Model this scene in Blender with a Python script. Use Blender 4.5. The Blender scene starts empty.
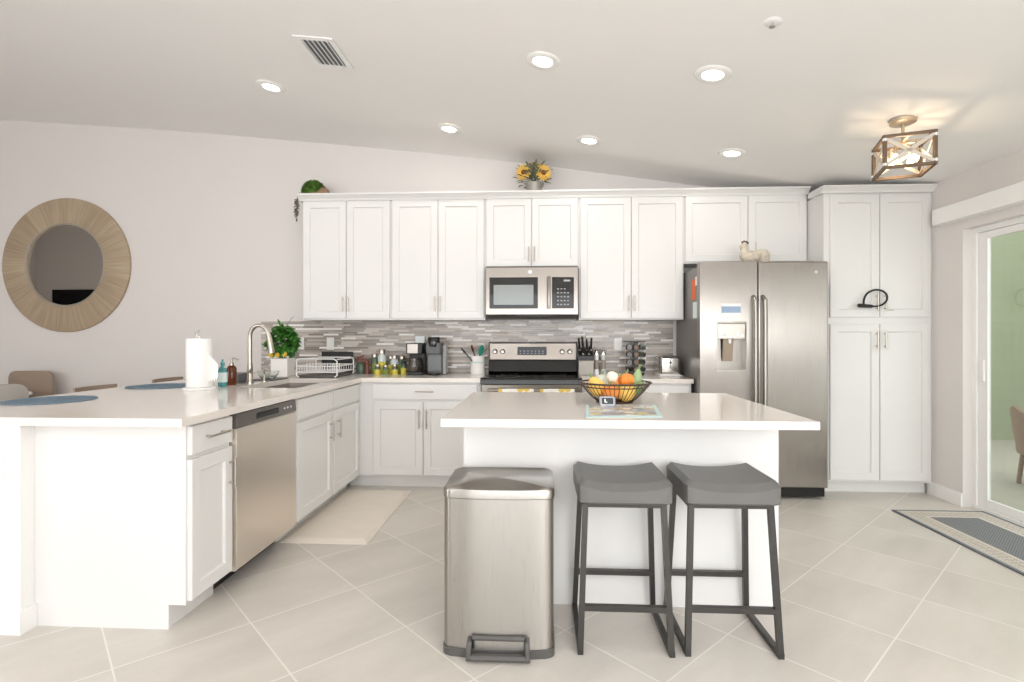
import bpy, bmesh, math, random
from mathutils import Vector, Matrix
random.seed(7)
PI = math.pi
SC = bpy.context.scene
COL = SC.collection

# ------------------------------------------------------------------ camera
EYE = 1.25
F_PX = 537.0
cam = bpy.data.cameras.new('camera')
cam.sensor_width = 36.0
cam.lens = 36.0 * F_PX / 1024.0
cam.shift_y = -4.0 / 1024.0
cam.clip_start = 0.05
camo = bpy.data.objects.new('camera', cam)
COL.objects.link(camo)
camo.location = (0, 0, EYE)
camo.rotation_euler = (PI / 2, 0, math.atan(28.0 / F_PX))
SC.camera = camo

# ------------------------------------------------------------------ world, daylight, exposure
w = bpy.data.worlds.new('world')
SC.world = w
w.use_nodes = True
bg = w.node_tree.nodes['Background']
bg.inputs[0].default_value = (0.96, 0.98, 1.0, 1)
bg.inputs[1].default_value = 3.0
vs = SC.view_settings
vs.view_transform = 'Standard'
vs.look = 'None'
vs.gamma = 1.0
vs.use_curve_mapping = False
vs.exposure = -0.01
SC.cycles.use_denoising = True
SC.cycles.max_bounces = 10
SC.cycles.diffuse_bounces = 6
SC.cycles.sample_clamp_indirect = 6.0


def area(name, loc, direction, sx, sy, power, color=(1, 1, 1), parent=None, shape='RECTANGLE'):
    d = bpy.data.lights.new(name, 'AREA')
    d.shape = shape
    d.size = sx
    d.size_y = sy
    d.energy = power
    d.color = color
    o = bpy.data.objects.new(name, d)
    COL.objects.link(o)
    o.location = loc
    o.rotation_euler = Vector(direction).to_track_quat('-Z', 'Y').to_euler()
    return o


# daylight through the windows of the living room (in its rear wall, behind the camera)
area('window_daylight', (0.1, -3.93, 1.0), (0, 1, 0.0), 4.6, 1.2, 30, (0.93, 0.97, 1.0))
area('window_daylight', (-3.9, -3.93, 1.35), (0.15, 1, 0), 2.0, 1.6, 5, (0.93, 0.97, 1.0))
area('side_fill', (-6.55, -1.6, 1.5), (1, 0.12, 0), 3.0, 1.5, 112, (0.95, 0.98, 1.0))  # added fill from the left to brighten the right wall
area('dining_fill', (-8.94, 2.9, 1.55), (1, -0.45, 0), 1.4, 1.4, 12, (0.95, 0.98, 1.0))  # added fill that brightens the dark partition reflected in the mirror
area('side_fill', (3.07, -0.35, 1.30), (-1, 0.15, 0), 2.6, 0.55, 38, (0.93, 0.97, 1.0))  # added strip: gives the fridge its bright band, lifts fronts facing right
# the photographer's soft flash beside the camera, and its bounce off the living room ceiling
sb = area('flash_softbox', (1.55, -0.75, 1.5), (-0.30, 1, -0.50), 1.3, 0.9, 11, (0.97, 0.985, 1.0))
sb.data.spread = math.radians(88)
area('flash_bounce', (-0.5, -1.9, 1.5), (0.0, 0.30, 1), 3.4, 2.2, 124, (0.96, 0.98, 1.0))


# ------------------------------------------------------------------ materials
def lin(c):
    return tuple(((v / 255.0) / 12.92 if v / 255.0 <= 0.04045 else ((v / 255.0 + 0.055) / 1.055) ** 2.4) for v in c)


MATS = {}


def mat(name, rgb, rough=0.5, metal=0.0, noise=0.0, nscale=8.0, bump=0.0, coat=0.0, stretch=None,
        trans=0.0, ior=1.45, emit=0.0, spec=0.5):
    if name in MATS:
        return MATS[name]
    m = bpy.data.materials.new(name)
    m.use_nodes = True
    nt = m.node_tree
    b = nt.nodes['Principled BSDF']
    c = lin(rgb) + (1,)
    b.inputs['Base Color'].default_value = c
    b.inputs['Roughness'].default_value = rough
    b.inputs['Metallic'].default_value = metal
    b.inputs['IOR'].default_value = ior
    b.inputs['Coat Weight'].default_value = coat
    b.inputs['Specular IOR Level'].default_value = spec
    b.inputs['Transmission Weight'].default_value = trans
    if emit:
        b.inputs['Emission Color'].default_value = c
        b.inputs['Emission Strength'].default_value = emit
    tc = nt.nodes.new('ShaderNodeTexCoord')
    mp = nt.nodes.new('ShaderNodeMapping')
    nt.links.new(tc.outputs['Object'], mp.inputs[0])
    if stretch:
        mp.inputs['Scale'].default_value = stretch
    nz = nt.nodes.new('ShaderNodeTexNoise')
    nz.inputs['Scale'].default_value = nscale
    nz.inputs['Detail'].default_value = 4
    nt.links.new(mp.outputs[0], nz.inputs['Vector'])
    if noise:
        mx = nt.nodes.new('ShaderNodeMix')
        mx.data_type = 'RGBA'
        mx.inputs[6].default_value = tuple(v * (1 - noise) for v in c[:3]) + (1,)
        mx.inputs[7].default_value = tuple(min(1, v * (1 + noise)) for v in c[:3]) + (1,)
        nt.links.new(nz.outputs[0], mx.inputs[0])
        nt.links.new(mx.outputs[2], b.inputs['Base Color'])
    if bump:
        bp = nt.nodes.new('ShaderNodeBump')
        bp.inputs['Strength'].default_value = bump
        bp.inputs['Distance'].default_value = 0.004
        nt.links.new(nz.outputs[0], bp.inputs['Height'])
        nt.links.new(bp.outputs[0], b.inputs['Normal'])
    MATS[name] = m
    return m


class NT:
    """tiny node graph helper"""

    def __init__(self, name, rough=0.5, coat=0.0):
        self.m = bpy.data.materials.new(name)
        self.m.use_nodes = True
        self.t = self.m.node_tree
        self.b = self.t.nodes['Principled BSDF']
        self.b.inputs['Roughness'].default_value = rough
        self.b.inputs['Coat Weight'].default_value = coat

    def n(self, kind, **kw):
        o = self.t.nodes.new(kind)
        for k, v in kw.items():
            setattr(o, k, v)
        return o

    def put(self, sock, v):
        if hasattr(v, 'is_output'):
            self.t.links.new(v, sock)
        else:
            sock.default_value = v

    def math(self, op, a, b=0.0, c=0.0):
        o = self.n('ShaderNodeMath', operation=op)
        self.put(o.inputs[0], a)
        self.put(o.inputs[1], b)
        self.put(o.inputs[2], c)
        return o.outputs[0]

    def mix(self, f, a, b):
        o = self.n('ShaderNodeMix', data_type='RGBA')
        self.put(o.inputs[0], f)
        self.put(o.inputs[6], a)
        self.put(o.inputs[7], b)
        return o.outputs[2]

    def xyz(self, src='Object'):
        if src == 'Position':
            s = self.n('ShaderNodeNewGeometry').outputs['Position']
        else:
            s = self.n('ShaderNodeTexCoord').outputs[src]
        o = self.n('ShaderNodeSeparateXYZ')
        self.t.links.new(s, o.inputs[0])
        return o.outputs[0], o.outputs[1], o.outputs[2], s

    def comb(self, x, y, z=0.0):
        o = self.n('ShaderNodeCombineXYZ')
        for i, v in enumerate((x, y, z)):
            self.put(o.inputs[i], v)
        return o.outputs[0]

    def white(self, v):
        o = self.n('ShaderNodeTexWhiteNoise', noise_dimensions='3D')
        self.t.links.new(v, o.inputs['Vector'])
        return o.outputs['Value']

    def noise(self, v, scale, detail=4):
        o = self.n('ShaderNodeTexNoise')
        self.t.links.new(v, o.inputs['Vector'])
        o.inputs['Scale'].default_value = scale
        o.inputs['Detail'].default_value = detail
        return o.outputs[0]

    def ramp(self, f, stops, const=False):
        o = self.n('ShaderNodeValToRGB')
        r = o.color_ramp
        if const:
            r.interpolation = 'CONSTANT'
        while len(r.elements) < len(stops):
            r.elements.new(0.5)
        for e, (p, c) in zip(r.elements, stops):
            e.position = p
            e.color = tuple(lin(c)) + (1,)
        self.t.links.new(f, o.inputs[0])
        return o.outputs[0]

    def color(self, s):
        self.t.links.new(s, self.b.inputs['Base Color'])

    def bump(self, h, strength=0.3, dist=0.003):
        o = self.n('ShaderNodeBump')
        o.inputs['Strength'].default_value = strength
        o.inputs['Distance'].default_value = dist
        self.t.links.new(h, o.inputs['Height'])
        self.t.links.new(o.outputs[0], self.b.inputs['Normal'])


def C(rgb):
    return tuple(lin(rgb)) + (1,)


def tile_floor():
    g = NT('porcelain_floor_tile', 0.32)
    x, y, z, p = g.xyz('Position')
    r = 1 / math.sqrt(2)
    a = g.math('MULTIPLY', g.math('ADD', x, y), r)
    b = g.math('MULTIPLY', g.math('SUBTRACT', y, x), r)
    ua = g.math('DIVIDE', g.math('SUBTRACT', a, 0.235), 0.488)
    ub = g.math('DIVIDE', g.math('SUBTRACT', b, 0.110), 0.480)
    fa, fb = g.math('FRACT', ua), g.math('FRACT', ub)
    da = g.math('MINIMUM', fa, g.math('SUBTRACT', 1.0, fa))
    db = g.math('MINIMUM', fb, g.math('SUBTRACT', 1.0, fb))
    d = g.math('MULTIPLY', g.math('MINIMUM', da, db), 0.484)
    grout = g.math('LESS_THAN', d, 0.0032)
    rnd = g.white(g.comb(g.math('FLOOR', ua), g.math('FLOOR', ub), 1.0))
    off = g.comb(g.math('ADD', g.math('MULTIPLY', a, 0.35), g.math('MULTIPLY', rnd, 9.0)), b, rnd)
    n1 = g.noise(off, 5.0, 6)
    n2 = g.noise(p, 40.0, 3)
    v = g.math('ADD', g.math('MULTIPLY', n1, 0.8), g.math('ADD', g.math('MULTIPLY', n2, 0.12), g.math('MULTIPLY', rnd, 0.12)))
    col = g.ramp(v, [(0.25, (193, 187, 179)), (0.55, (207, 201, 193)), (0.85, (219, 213, 206))])
    g.color(g.mix(grout, col, C((228, 223, 216))))
    g.bump(g.math('MINIMUM', d, 0.006), 0.25, 0.3)
    return g.m


def mosaic():
    g = NT('glass_mosaic_strip', 0.2)
    x, y, z, p = g.xyz('Position')
    hh = 0.0178
    rz = g.math('DIVIDE', z, hh)
    row = g.math('FLOOR', rz)
    fz = g.math('FRACT', rz)
    r1 = g.white(g.comb(row, 3.3, 0.5))
    wdt = g.math('ADD', 0.13, g.math('MULTIPLY', g.white(g.comb(row, 7.7, 2.5)), 0.11))
    ux = g.math('DIVIDE', g.math('ADD', x, g.math('MULTIPLY', r1, 3.0)), wdt)
    cell = g.math('FLOOR', ux)
    fx = g.math('FRACT', ux)
    rnd = g.white(g.comb(cell, row, 0.25))
    col = g.ramp(rnd, [(0.0, (122, 113, 106)), (0.14, (160, 150, 141)), (0.30, (142, 134, 128)), (0.42, (186, 176, 166)),
                       (0.56, (168, 161, 154)), (0.68, (204, 197, 189)), (0.82, (150, 139, 129)), (0.87, (246, 244, 242))], True)
    strk = g.noise(g.comb(g.math('MULTIPLY', x, 6.0), y, g.math('MULTIPLY', z, 150.0)), 1.0, 3)
    col2 = g.mix(g.math('MULTIPLY', strk, 0.28), col, C((205, 196, 186)))
    dz = g.math('MULTIPLY', g.math('MINIMUM', fz, g.math('SUBTRACT', 1.0, fz)), hh)
    dx = g.math('MULTIPLY', g.math('MINIMUM', fx, g.math('SUBTRACT', 1.0, fx)), wdt)
    d = g.math('MINIMUM', dz, dx)
    gr = g.math('LESS_THAN', d, 0.0009)
    g.color(g.mix(gr, col2, C((176, 167, 158))))
    g.put(g.b.inputs['Roughness'], g.math('ADD', 0.12, g.math('MULTIPLY', rnd, 0.3)))
    g.bump(g.math('MINIMUM', d, 0.002), 0.4, 0.5)
    return g.m


def radial_wood():
    g = NT('radial_wood_veneer', 0.5)
    x, y, z, p = g.xyz('Object')
    ang = g.math('ARCTAN2', z, x)
    rad = g.math('SQRT', g.math('ADD', g.math('MULTIPLY', x, x), g.math('MULTIPLY', z, z)))
    v = g.comb(g.math('MULTIPLY', g.math('COSINE', ang), 30.0), g.math('MULTIPLY', g.math('SINE', ang), 30.0), g.math('MULTIPLY', rad, 2.0))
    n = g.noise(v, 1.6, 5)
    wedge = g.white(g.comb(g.math('FLOOR', g.math('MULTIPLY', ang, 4.0)), 1.0, 2.0))
    k = g.math('ADD', g.math('MULTIPLY', n, 0.8), g.math('MULTIPLY', wedge, 0.18))
    g.color(g.ramp(k, [(0.2, (146, 126, 103)), (0.5, (170, 151, 127)), (0.85, (190, 172, 148))]))
    g.bump(n, 0.25, 0.004)
    return g.m


def rug_mat(hx, hy):
    g = NT('woven_rug_pattern', 0.95)
    x, y, z, p = g.xyz('Object')
    dx = g.math('SUBTRACT', hx, g.math('ABSOLUTE', x))
    dy = g.math('SUBTRACT', hy, g.math('ABSOLUTE', y))
    d = g.math('MINIMUM', dx, dy)
    cell = 0.042
    ax = g.math('ABSOLUTE', g.math('SUBTRACT', g.math('FRACT', g.math('DIVIDE', x, cell)), 0.5))
    ay = g.math('ABSOLUTE', g.math('SUBTRACT', g.math('FRACT', g.math('DIVIDE', y, cell)), 0.5))
    mxy = g.math('MAXIMUM', ax, ay)
    ring = g.math('MULTIPLY', g.math('GREATER_THAN', mxy, 0.22), g.math('LESS_THAN', mxy, 0.38))
    core = g.math('LESS_THAN', g.math('ADD', ax, ay), 0.13)
    pat = g.math('SUBTRACT', 1.0, g.math('MAXIMUM', ring, core))
    border = g.mix(pat, C((158, 149, 140)), C((212, 204, 194)))
    wv = g.n('ShaderNodeTexChecker')
    wv.inputs['Scale'].default_value = 120
    g.t.links.new(p, wv.inputs[0])
    g.put(wv.inputs[1], C((108, 110, 113)))
    g.put(wv.inputs[2], C((136, 138, 140)))
    base = g.ramp(g.math('MULTIPLY', d, 4.0), [(0.0, (104, 108, 116)), (0.085, (205, 198, 188)), (0.12, (120, 126, 134)), (0.14, (214, 206, 194)), (0.99, (214, 206, 194))], True)
    inb = g.math('GREATER_THAN', d, 0.045)
    c1 = g.mix(inb, base, border)
    l2 = g.math('GREATER_THAN', d, 0.135)
    c2 = g.mix(l2, c1, C((208, 200, 190)))
    inn = g.math('GREATER_THAN', d, 0.155)
    g.color(g.mix(inn, c2, wv.outputs[0]))
    g.bump(g.noise(p, 400, 2), 0.4, 0.003)
    return g.m


def woven_placemat():
    g = NT('woven_placemat', 0.9)
    x, y, z, p = g.xyz('Object')
    rad = g.math('SQRT', g.math('ADD', g.math('MULTIPLY', x, x), g.math('MULTIPLY', y, y)))
    ring = g.math('FRACT', g.math('MULTIPLY', rad, 70.0))
    k = g.math('ADD', g.math('MULTIPLY', ring, 0.45), g.math('MULTIPLY', g.noise(p, 60, 3), 0.55))
    g.color(g.ramp(k, [(0.2, (74, 94, 112)), (0.5, (102, 125, 143)), (0.85, (138, 158, 172))]))
    g.bump(ring, 0.4, 0.003)
    return g.m


def brushed(name, rgb, rough=0.3, sc=(1, 1, 120), aniso=0.0, arot=0.0):
    g = NT(name, rough)
    g.b.inputs['Metallic'].default_value = 1.0
    if aniso:
        tn = g.n('ShaderNodeTangent', direction_type='RADIAL', axis='Z')
        g.t.links.new(tn.outputs[0], g.b.inputs['Tangent'])
        g.b.inputs['Anisotropic'].default_value = aniso
        g.b.inputs['Anisotropic Rotation'].default_value = arot
    x, y, z, p = g.xyz('Object')
    v = g.comb(g.math('MULTIPLY', x, sc[0]), g.math('MULTIPLY', y, sc[1]), g.math('MULTIPLY', z, sc[2]))
    n = g.noise(v, 6.0, 4)
    g.color(g.mix(n, tuple(q * 0.98 for q in lin(rgb)) + (1,), tuple(min(1, q * 1.02) for q in lin(rgb)) + (1,)))
    g.put(g.b.inputs['Roughness'], g.math('ADD', rough - 0.02, g.math('MULTIPLY', n, 0.04)))
    return g.m


def door_glass():
    m = bpy.data.materials.new('window_glass')
    m.use_nodes = True
    t = m.node_tree
    t.nodes.remove(t.nodes['Principled BSDF'])
    tr = t.nodes.new('ShaderNodeBsdfTransparent')
    tr.inputs[0].default_value = C((230, 233, 229))
    gl = t.nodes.new('ShaderNodeBsdfGlossy')
    gl.inputs['Roughness'].default_value = 0.02
    lw = t.nodes.new('ShaderNodeLayerWeight')
    lw.inputs[0].default_value = 0.35
    fr = t.nodes.new('ShaderNodeMath')
    fr.operation = 'MULTIPLY_ADD'
    fr.inputs[1].default_value = 0.12
    fr.inputs[2].default_value = 0.02
    t.links.new(lw.outputs['Facing'], fr.inputs[0])
    mx = t.nodes.new('ShaderNodeMixShader')
    t.links.new(fr.outputs[0], mx.inputs[0])
    t.links.new(tr.outputs[0], mx.inputs[1])
    t.links.new(gl.outputs[0], mx.inputs[2])
    t.links.new(mx.outputs[0], t.nodes['Material Output'].inputs[0])
    return m


M_WALL = mat('wall_paint', (222, 217, 214), 0.75, noise=0.012, nscale=3, bump=0.02)
M_CEIL = mat('ceiling_paint', (240, 238, 236), 0.85, noise=0.01, nscale=4, bump=0.05)
M_CAB = mat('cabinet_white_lacquer', (226, 225, 223), 0.32, noise=0.008, nscale=2)
M_TRIM = mat('trim_white', (242, 241, 239), 0.4, noise=0.008, nscale=2)
M_QUARTZ = mat('quartz_worktop', (230, 223, 217), 0.12, noise=0.025, nscale=30, spec=0.6)
M_FLOOR = tile_floor()
M_MOSAIC = mosaic()
M_STEEL = brushed('stainless_steel', (150, 143, 136), 0.3, (120, 120, 1), 0.8, 0.0)
M_STEELF = brushed('fridge_stainless_steel', (158, 152, 146), 0.28, (120, 120, 1), 0.92, 0.0)
M_STEELD = brushed('dishwasher_stainless_steel', (240, 232, 222), 0.34, (120, 120, 1), 0.6, 0.0)
M_STEELV = brushed('stainless_steel_vertical', (170, 166, 160), 0.28, (120, 120, 1), 0.92, 0.25)
M_NICKEL = mat('brushed_nickel', (190, 182, 172), 0.28, 1.0, noise=0.03, nscale=30)
M_CHROME = mat('polished_chrome', (225, 225, 225), 0.08, 1.0, noise=0.01)
M_BLACK = mat('black_plastic', (26, 25, 25), 0.35, noise=0.1)
M_BLACKG = mat('black_gloss_glass', (22, 22, 23), 0.06, noise=0.05, spec=0.7)
M_DGREY = mat('dark_grey_plastic', (84, 82, 80), 0.45, noise=0.06)
M_FRIDGESIDE = mat('fridge_side_grey', (122, 118, 114), 0.35, 0.3, noise=0.05)
M_IRON = mat('gunmetal_steel_tube', (74, 72, 70), 0.38, 0.75, noise=0.06, nscale=20)
M_LEATHER = mat('grey_leatherette', (102, 101, 99), 0.42, noise=0.05, nscale=14, bump=0.12)
M_WOODCHAIR = mat('taupe_wood', (150, 132, 116), 0.5, noise=0.12, nscale=5, stretch=(1, 1, 8))
M_GREYFAB = mat('grey_upholstery', (168, 162, 156), 0.9, noise=0.06, nscale=60, bump=0.2)
M_WHITEPL = mat('white_plastic', (240, 239, 237), 0.35, noise=0.01)
M_PAPER = mat('paper_towel', (244, 243, 241), 0.9, noise=0.02, nscale=50, bump=0.25)
M_TEAL = mat('teal_soap', (96, 178, 182), 0.12, noise=0.08, trans=0.4)
M_LABELW = mat('pale_label', (222, 236, 234), 0.5, noise=0.05, nscale=40)
M_AMBER = mat('amber_glass', (118, 62, 36), 0.1, noise=0.1, trans=0.35)
M_GLASS = mat('clear_glass', (246, 250, 248), 0.03, trans=1.0)
M_LEAF = mat('glossy_leaf', (62, 120, 40), 0.45, noise=0.35, nscale=25)
M_LEAFD = mat('deep_leaf', (52, 92, 42), 0.5, noise=0.35, nscale=25)
M_MOSS = mat('moss_green', (88, 122, 48), 0.9, noise=0.35, nscale=60)
M_SAGE = mat('sage_leaf', (112, 122, 104), 0.7, noise=0.25, nscale=25)
M_VINE = mat('dry_vine', (112, 108, 92), 0.85, noise=0.25, nscale=30)
M_PETAL = mat('sunflower_petal', (226, 184, 92), 0.7, noise=0.15, nscale=20)
M_SEED = mat('sunflower_seed_disc', (134, 84, 36), 0.9, noise=0.3, nscale=80)
M_GALV = mat('galvanised_metal', (164, 158, 152), 0.5, 0.5, noise=0.15, nscale=18)
M_LEMON = mat('lemon_yellow', (236, 196, 70), 0.4, noise=0.06, nscale=30, bump=0.1)
M_GOURDY = mat('gourd_yellow', (236, 194, 100), 0.45, noise=0.12, nscale=10)
M_GOURDO = mat('pumpkin_orange', (232, 142, 62), 0.45, noise=0.12, nscale=10)
M_GOURDW = mat('gourd_cream', (236, 230, 216), 0.5, noise=0.05, nscale=10)
M_GOURDG = mat('gourd_green', (122, 146, 92), 0.5, noise=0.25, nscale=14)
M_WIRE = mat('bronze_wire', (92, 78, 68), 0.4, 0.8, noise=0.1)
M_MATB = mat('beige_foam_mat', (228, 219, 208), 0.6, noise=0.06, nscale=9, bump=0.15)
M_BRASSW = mat('champagne_metal', (196, 180, 158), 0.35, 0.8, noise=0.05)
M_OAKD = mat('weathered_oak', (112, 92, 72), 0.6, noise=0.2, nscale=12)
M_WHITEWASH = mat('whitewashed_slat', (206, 196, 182), 0.6, noise=0.1, nscale=14)
M_MIRROR = mat('mirror_silver', (206, 204, 198), 0.01, 1.0)
M_PATIO = mat('patio_concrete', (176, 170, 160), 0.8, noise=0.1, nscale=5)
M_WICKER = mat('brown_wicker', (136, 112, 94), 0.8, noise=0.2, nscale=70, bump=0.4)
M_RED = mat('red_glaze', (170, 62, 56), 0.3, noise=0.15, nscale=20)
M_GREENGL = mat('green_glass_jar', (104, 122, 104), 0.15, noise=0.1, trans=0.3)
M_CERW = mat('white_ceramic', (240, 238, 234), 0.25, noise=0.015)
M_BEIGEC = mat('speckled_ceramic', (196, 186, 170), 0.5, noise=0.45, nscale=55)
M_BROWN = mat('brown_glaze', (74, 54, 44), 0.5, noise=0.15, nscale=20)
M_TEALS = mat('teal_silicone', (52, 150, 128), 0.5, noise=0.06)
M_WOODSP = mat('walnut_utensil', (92, 60, 44), 0.5, noise=0.15, nscale=14)
M_ORANGE = mat('orange_sticker', (232, 108, 48), 0.6, noise=0.03)
M_BLUEST = mat('blue_print', (150, 172, 198), 0.6, noise=0.15, nscale=30)
M_AQUA = mat('aqua_paper_border', (190, 216, 214), 0.5, noise=0.04, nscale=20)
M_LCD = mat('dark_display', (58, 62, 70), 0.2, noise=0.1)
M_GREYBR = mat('graphite_plastic', (92, 94, 96), 0.4, noise=0.05)
M_LENS = mat('lamp_lens', (255, 246, 232), 0.4, emit=9.0)
M_BULB = mat('bulb_glow', (255, 226, 176), 0.4, emit=7.0)
M_GLASSD = door_glass()
M_MWIN = mat('microwave_window', (150, 156, 156), 0.1, noise=0.03, spec=0.8)


# ------------------------------------------------------------------ geometry helpers
class MB:
    def __init__(self):
        self.b = bmesh.new()

    def face(self, vs):
        try:
            return self.b.faces.new(vs)
        except ValueError:
            return None

    def v(self, p):
        return self.b.verts.new(p)

    def box(self, x0, x1, y0, y1, z0, z1, bevel=0.0, seg=2, rot=None):
        x0, x1 = min(x0, x1), max(x0, x1)
        y0, y1 = min(y0, y1), max(y0, y1)
        z0, z1 = min(z0, z1), max(z0, z1)
        P = [(x0, y0, z0), (x1, y0, z0), (x1, y1, z0), (x0, y1, z0), (x0, y0, z1), (x1, y0, z1), (x1, y1, z1), (x0, y1, z1)]
        V = [self.v(p) for p in P]
        fs = [self.face([V[i] for i in q]) for q in ((0, 3, 2, 1), (4, 5, 6, 7), (0, 1, 5, 4), (1, 2, 6, 5), (2, 3, 7, 6), (3, 0, 4, 7))]
        if bevel:
            es = list({e for f in fs for e in f.edges})
            r = bmesh.ops.bevel(self.b, geom=es, offset=bevel, segments=seg, affect='EDGES', profile=0.5)
        if rot:
            ang, axis, piv = rot
            vs_ = V if not bevel else list({v for f in r['faces'] for v in f.verts} | {v for f in fs if f.is_valid for v in f.verts})
            bmesh.ops.rotate(self.b, verts=[v for v in vs_ if v.is_valid], cent=piv, matrix=Matrix.Rotation(ang, 3, axis))
        return self

    def bar(self, p, q, wx, wy, up=(0, 0, 1), bevel=0.0):
        """a rectangular bar from p to q"""
        p, q = Vector(p), Vector(q)
        d = (q - p).normalized()
        s = d.cross(Vector(up))
        if s.length < 1e-4:
            s = d.cross(Vector((1, 0, 0)))
        s.normalize()
        t = s.cross(d).normalized()
        V = []
        for c in (p, q):
            for a, b in ((-1, -1), (1, -1), (1, 1), (-1, 1)):
                V.append(self.v(c + s * a * wx / 2 + t * b * wy / 2))
        fs = [self.face([V[i] for i in f]) for f in ((3, 2, 1, 0), (4, 5, 6, 7), (0, 1, 5, 4), (1, 2, 6, 5), (2, 3, 7, 6), (3, 0, 4, 7))]
        if bevel:
            bmesh.ops.bevel(self.b, geom=list({e for f in fs for e in f.edges}), offset=bevel, segments=2, affect='EDGES', profile=0.5)
        return self

    def tube(self, pts, r, seg=10, closed=False, radii=None):
        pts = [Vector(p) for p in pts]
        n = len(pts)
        rings = []
        prev = None
        for i, p in enumerate(pts):
            if closed:
                d = pts[(i + 1) % n] - pts[i - 1]
            else:
                d = pts[min(i + 1, n - 1)] - pts[max(i - 1, 0)]
            d.normalize()
            if prev is None:
                s = d.orthogonal().normalized()
            else:
                s = prev - d * prev.dot(d)
                s = s.normalized() if s.length > 1e-6 else d.orthogonal().normalized()
            prev = s
            t = d.cross(s)
            rr = radii[i] if radii else r
            rings.append([self.v(p + (s * math.cos(a) + t * math.sin(a)) * rr) for a in [2 * PI * k / seg for k in range(seg)]])
        m = n if closed else n - 1
        for i in range(m):
            A, B = rings[i], rings[(i + 1) % n]
            for k in range(seg):
                self.face([A[k], A[(k + 1) % seg], B[(k + 1) % seg], B[k]])
        if not closed:
            self.face(list(reversed(rings[0])))
            self.face(rings[-1])
        return self

    def lathe(self, prof, c=(0, 0, 0), seg=32, sx=1.0, sy=1.0, axis='Z'):
        c = Vector(c)

        def pos(r, a, h):
            x, y = r * math.cos(a) * sx, r * math.sin(a) * sy
            if axis == 'Z':
                return c + Vector((x, y, h))
            if axis == 'Y':
                return c + Vector((x, h, y))
            return c + Vector((h, x, y))
        rings = []
        for r, h in prof:
            if r < 1e-6:
                rings.append([self.v(pos(0, 0, h))])
            else:
                rings.append([self.v(pos(r, 2 * PI * k / seg, h)) for k in range(seg)])
        for A, B in zip(rings, rings[1:]):
            for k in range(seg):
                k2 = (k + 1) % seg
                if len(A) == 1 and len(B) == 1:
                    continue
                if len(A) == 1:
                    self.face([A[0], B[k2], B[k]])
                elif len(B) == 1:
                    self.face([A[k], A[k2], B[0]])
                else:
                    self.face([A[k], A[k2], B[k2], B[k]])
        return self

    def prism(self, poly, axis, a, b, bevel=0.0):
        """extrude a 2D polygon along an axis between a and b (axis 'X': poly=(y,z), 'Y': (x,z), 'Z': (x,y))"""
        def pos(u, v_, h):
            return {'X': (h, u, v_), 'Y': (u, h, v_), 'Z': (u, v_, h)}[axis]
        A = [self.v(pos(u, v_, a)) for u, v_ in poly]
        B = [self.v(pos(u, v_, b)) for u, v_ in poly]
        n = len(poly)
        fs = [self.face(list(reversed(A))), self.face(B)]
        for k in range(n):
            fs.append(self.face([A[k], A[(k + 1) % n], B[(k + 1) % n], B[k]]))
        if bevel:
            es = list({e for f in fs if f for e in f.edges})
            bmesh.ops.bevel(self.b, geom=es, offset=bevel, segments=2, affect='EDGES', profile=0.5)
        return self

    def slab(self, xs, ys, inside, z0, z1):
        """a flat slab made of grid cells (a continuous worktop with openings)"""
        T, Bt = {}, {}

        def gv(dct, i, j, z):
            if (i, j) not in dct:
                dct[(i, j)] = self.v((xs[i], ys[j], z))
            return dct[(i, j)]
        nx, ny = len(xs) - 1, len(ys) - 1
        on = lambda i, j: 0 <= i < nx and 0 <= j < ny and inside(i, j)
        for i in range(nx):
            for j in range(ny):
                if not on(i, j):
                    continue
                self.face([gv(T, i, j, z1), gv(T, i + 1, j, z1), gv(T, i + 1, j + 1, z1), gv(T, i, j + 1, z1)])
                self.face([gv(Bt, i, j + 1, z0), gv(Bt, i + 1, j + 1, z0), gv(Bt, i + 1, j, z0), gv(Bt, i, j, z0)])
                for di, dj, p, q in ((0, -1, (i, j), (i + 1, j)), (1, 0, (i + 1, j), (i + 1, j + 1)), (0, 1, (i + 1, j + 1), (i, j + 1)), (-1, 0, (i, j + 1), (i, j))):
                    if not on(i + di, j + dj):
                        self.face([gv(Bt, *p, z0), gv(Bt, *q, z0), gv(T, *q, z1), gv(T, *p, z1)])
        return self

    def ball(self, c, rx, ry=None, rz=None, seg=20, rings=12, rot=None):
        ry = rx if ry is None else ry
        rz = rx if rz is None else rz
        mtx = Matrix.Translation(Vector(c)) @ (rot.to_4x4() if rot else Matrix.Identity(4)) @ Matrix.Diagonal((rx, ry, rz, 1))
        bmesh.ops.create_uvsphere(self.b, u_segments=seg, v_segments=rings, radius=1.0, matrix=mtx)
        return self

    def leaf(self, base, d, length, width, up=(0, 0, 1), fold=0.25, droop=0.25):
        base, d = Vector(base), Vector(d).normalized()
        s = d.cross(Vector(up))
        if s.length < 1e-3:
            s = d.cross(Vector((1, 0, 0)))
        s.normalize()
        n = s.cross(d).normalized()
        mid = []
        L, R = [], []
        for t, wv in ((0.0, 0.05), (0.3, 0.8), (0.6, 1.0), (0.85, 0.55), (1.0, 0.02)):
            p = base + d * length * t - n * droop * length * t * t
            mid.append(self.v(p))
            L.append(self.v(p - s * width / 2 * wv + n * fold * width / 2 * wv))
            R.append(self.v(p + s * width / 2 * wv + n * fold * width / 2 * wv))
        for i in range(4):
            self.face([mid[i], mid[i + 1], L[i + 1], L[i]])
            self.face([mid[i], R[i], R[i + 1], mid[i + 1]])
        return self

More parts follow.
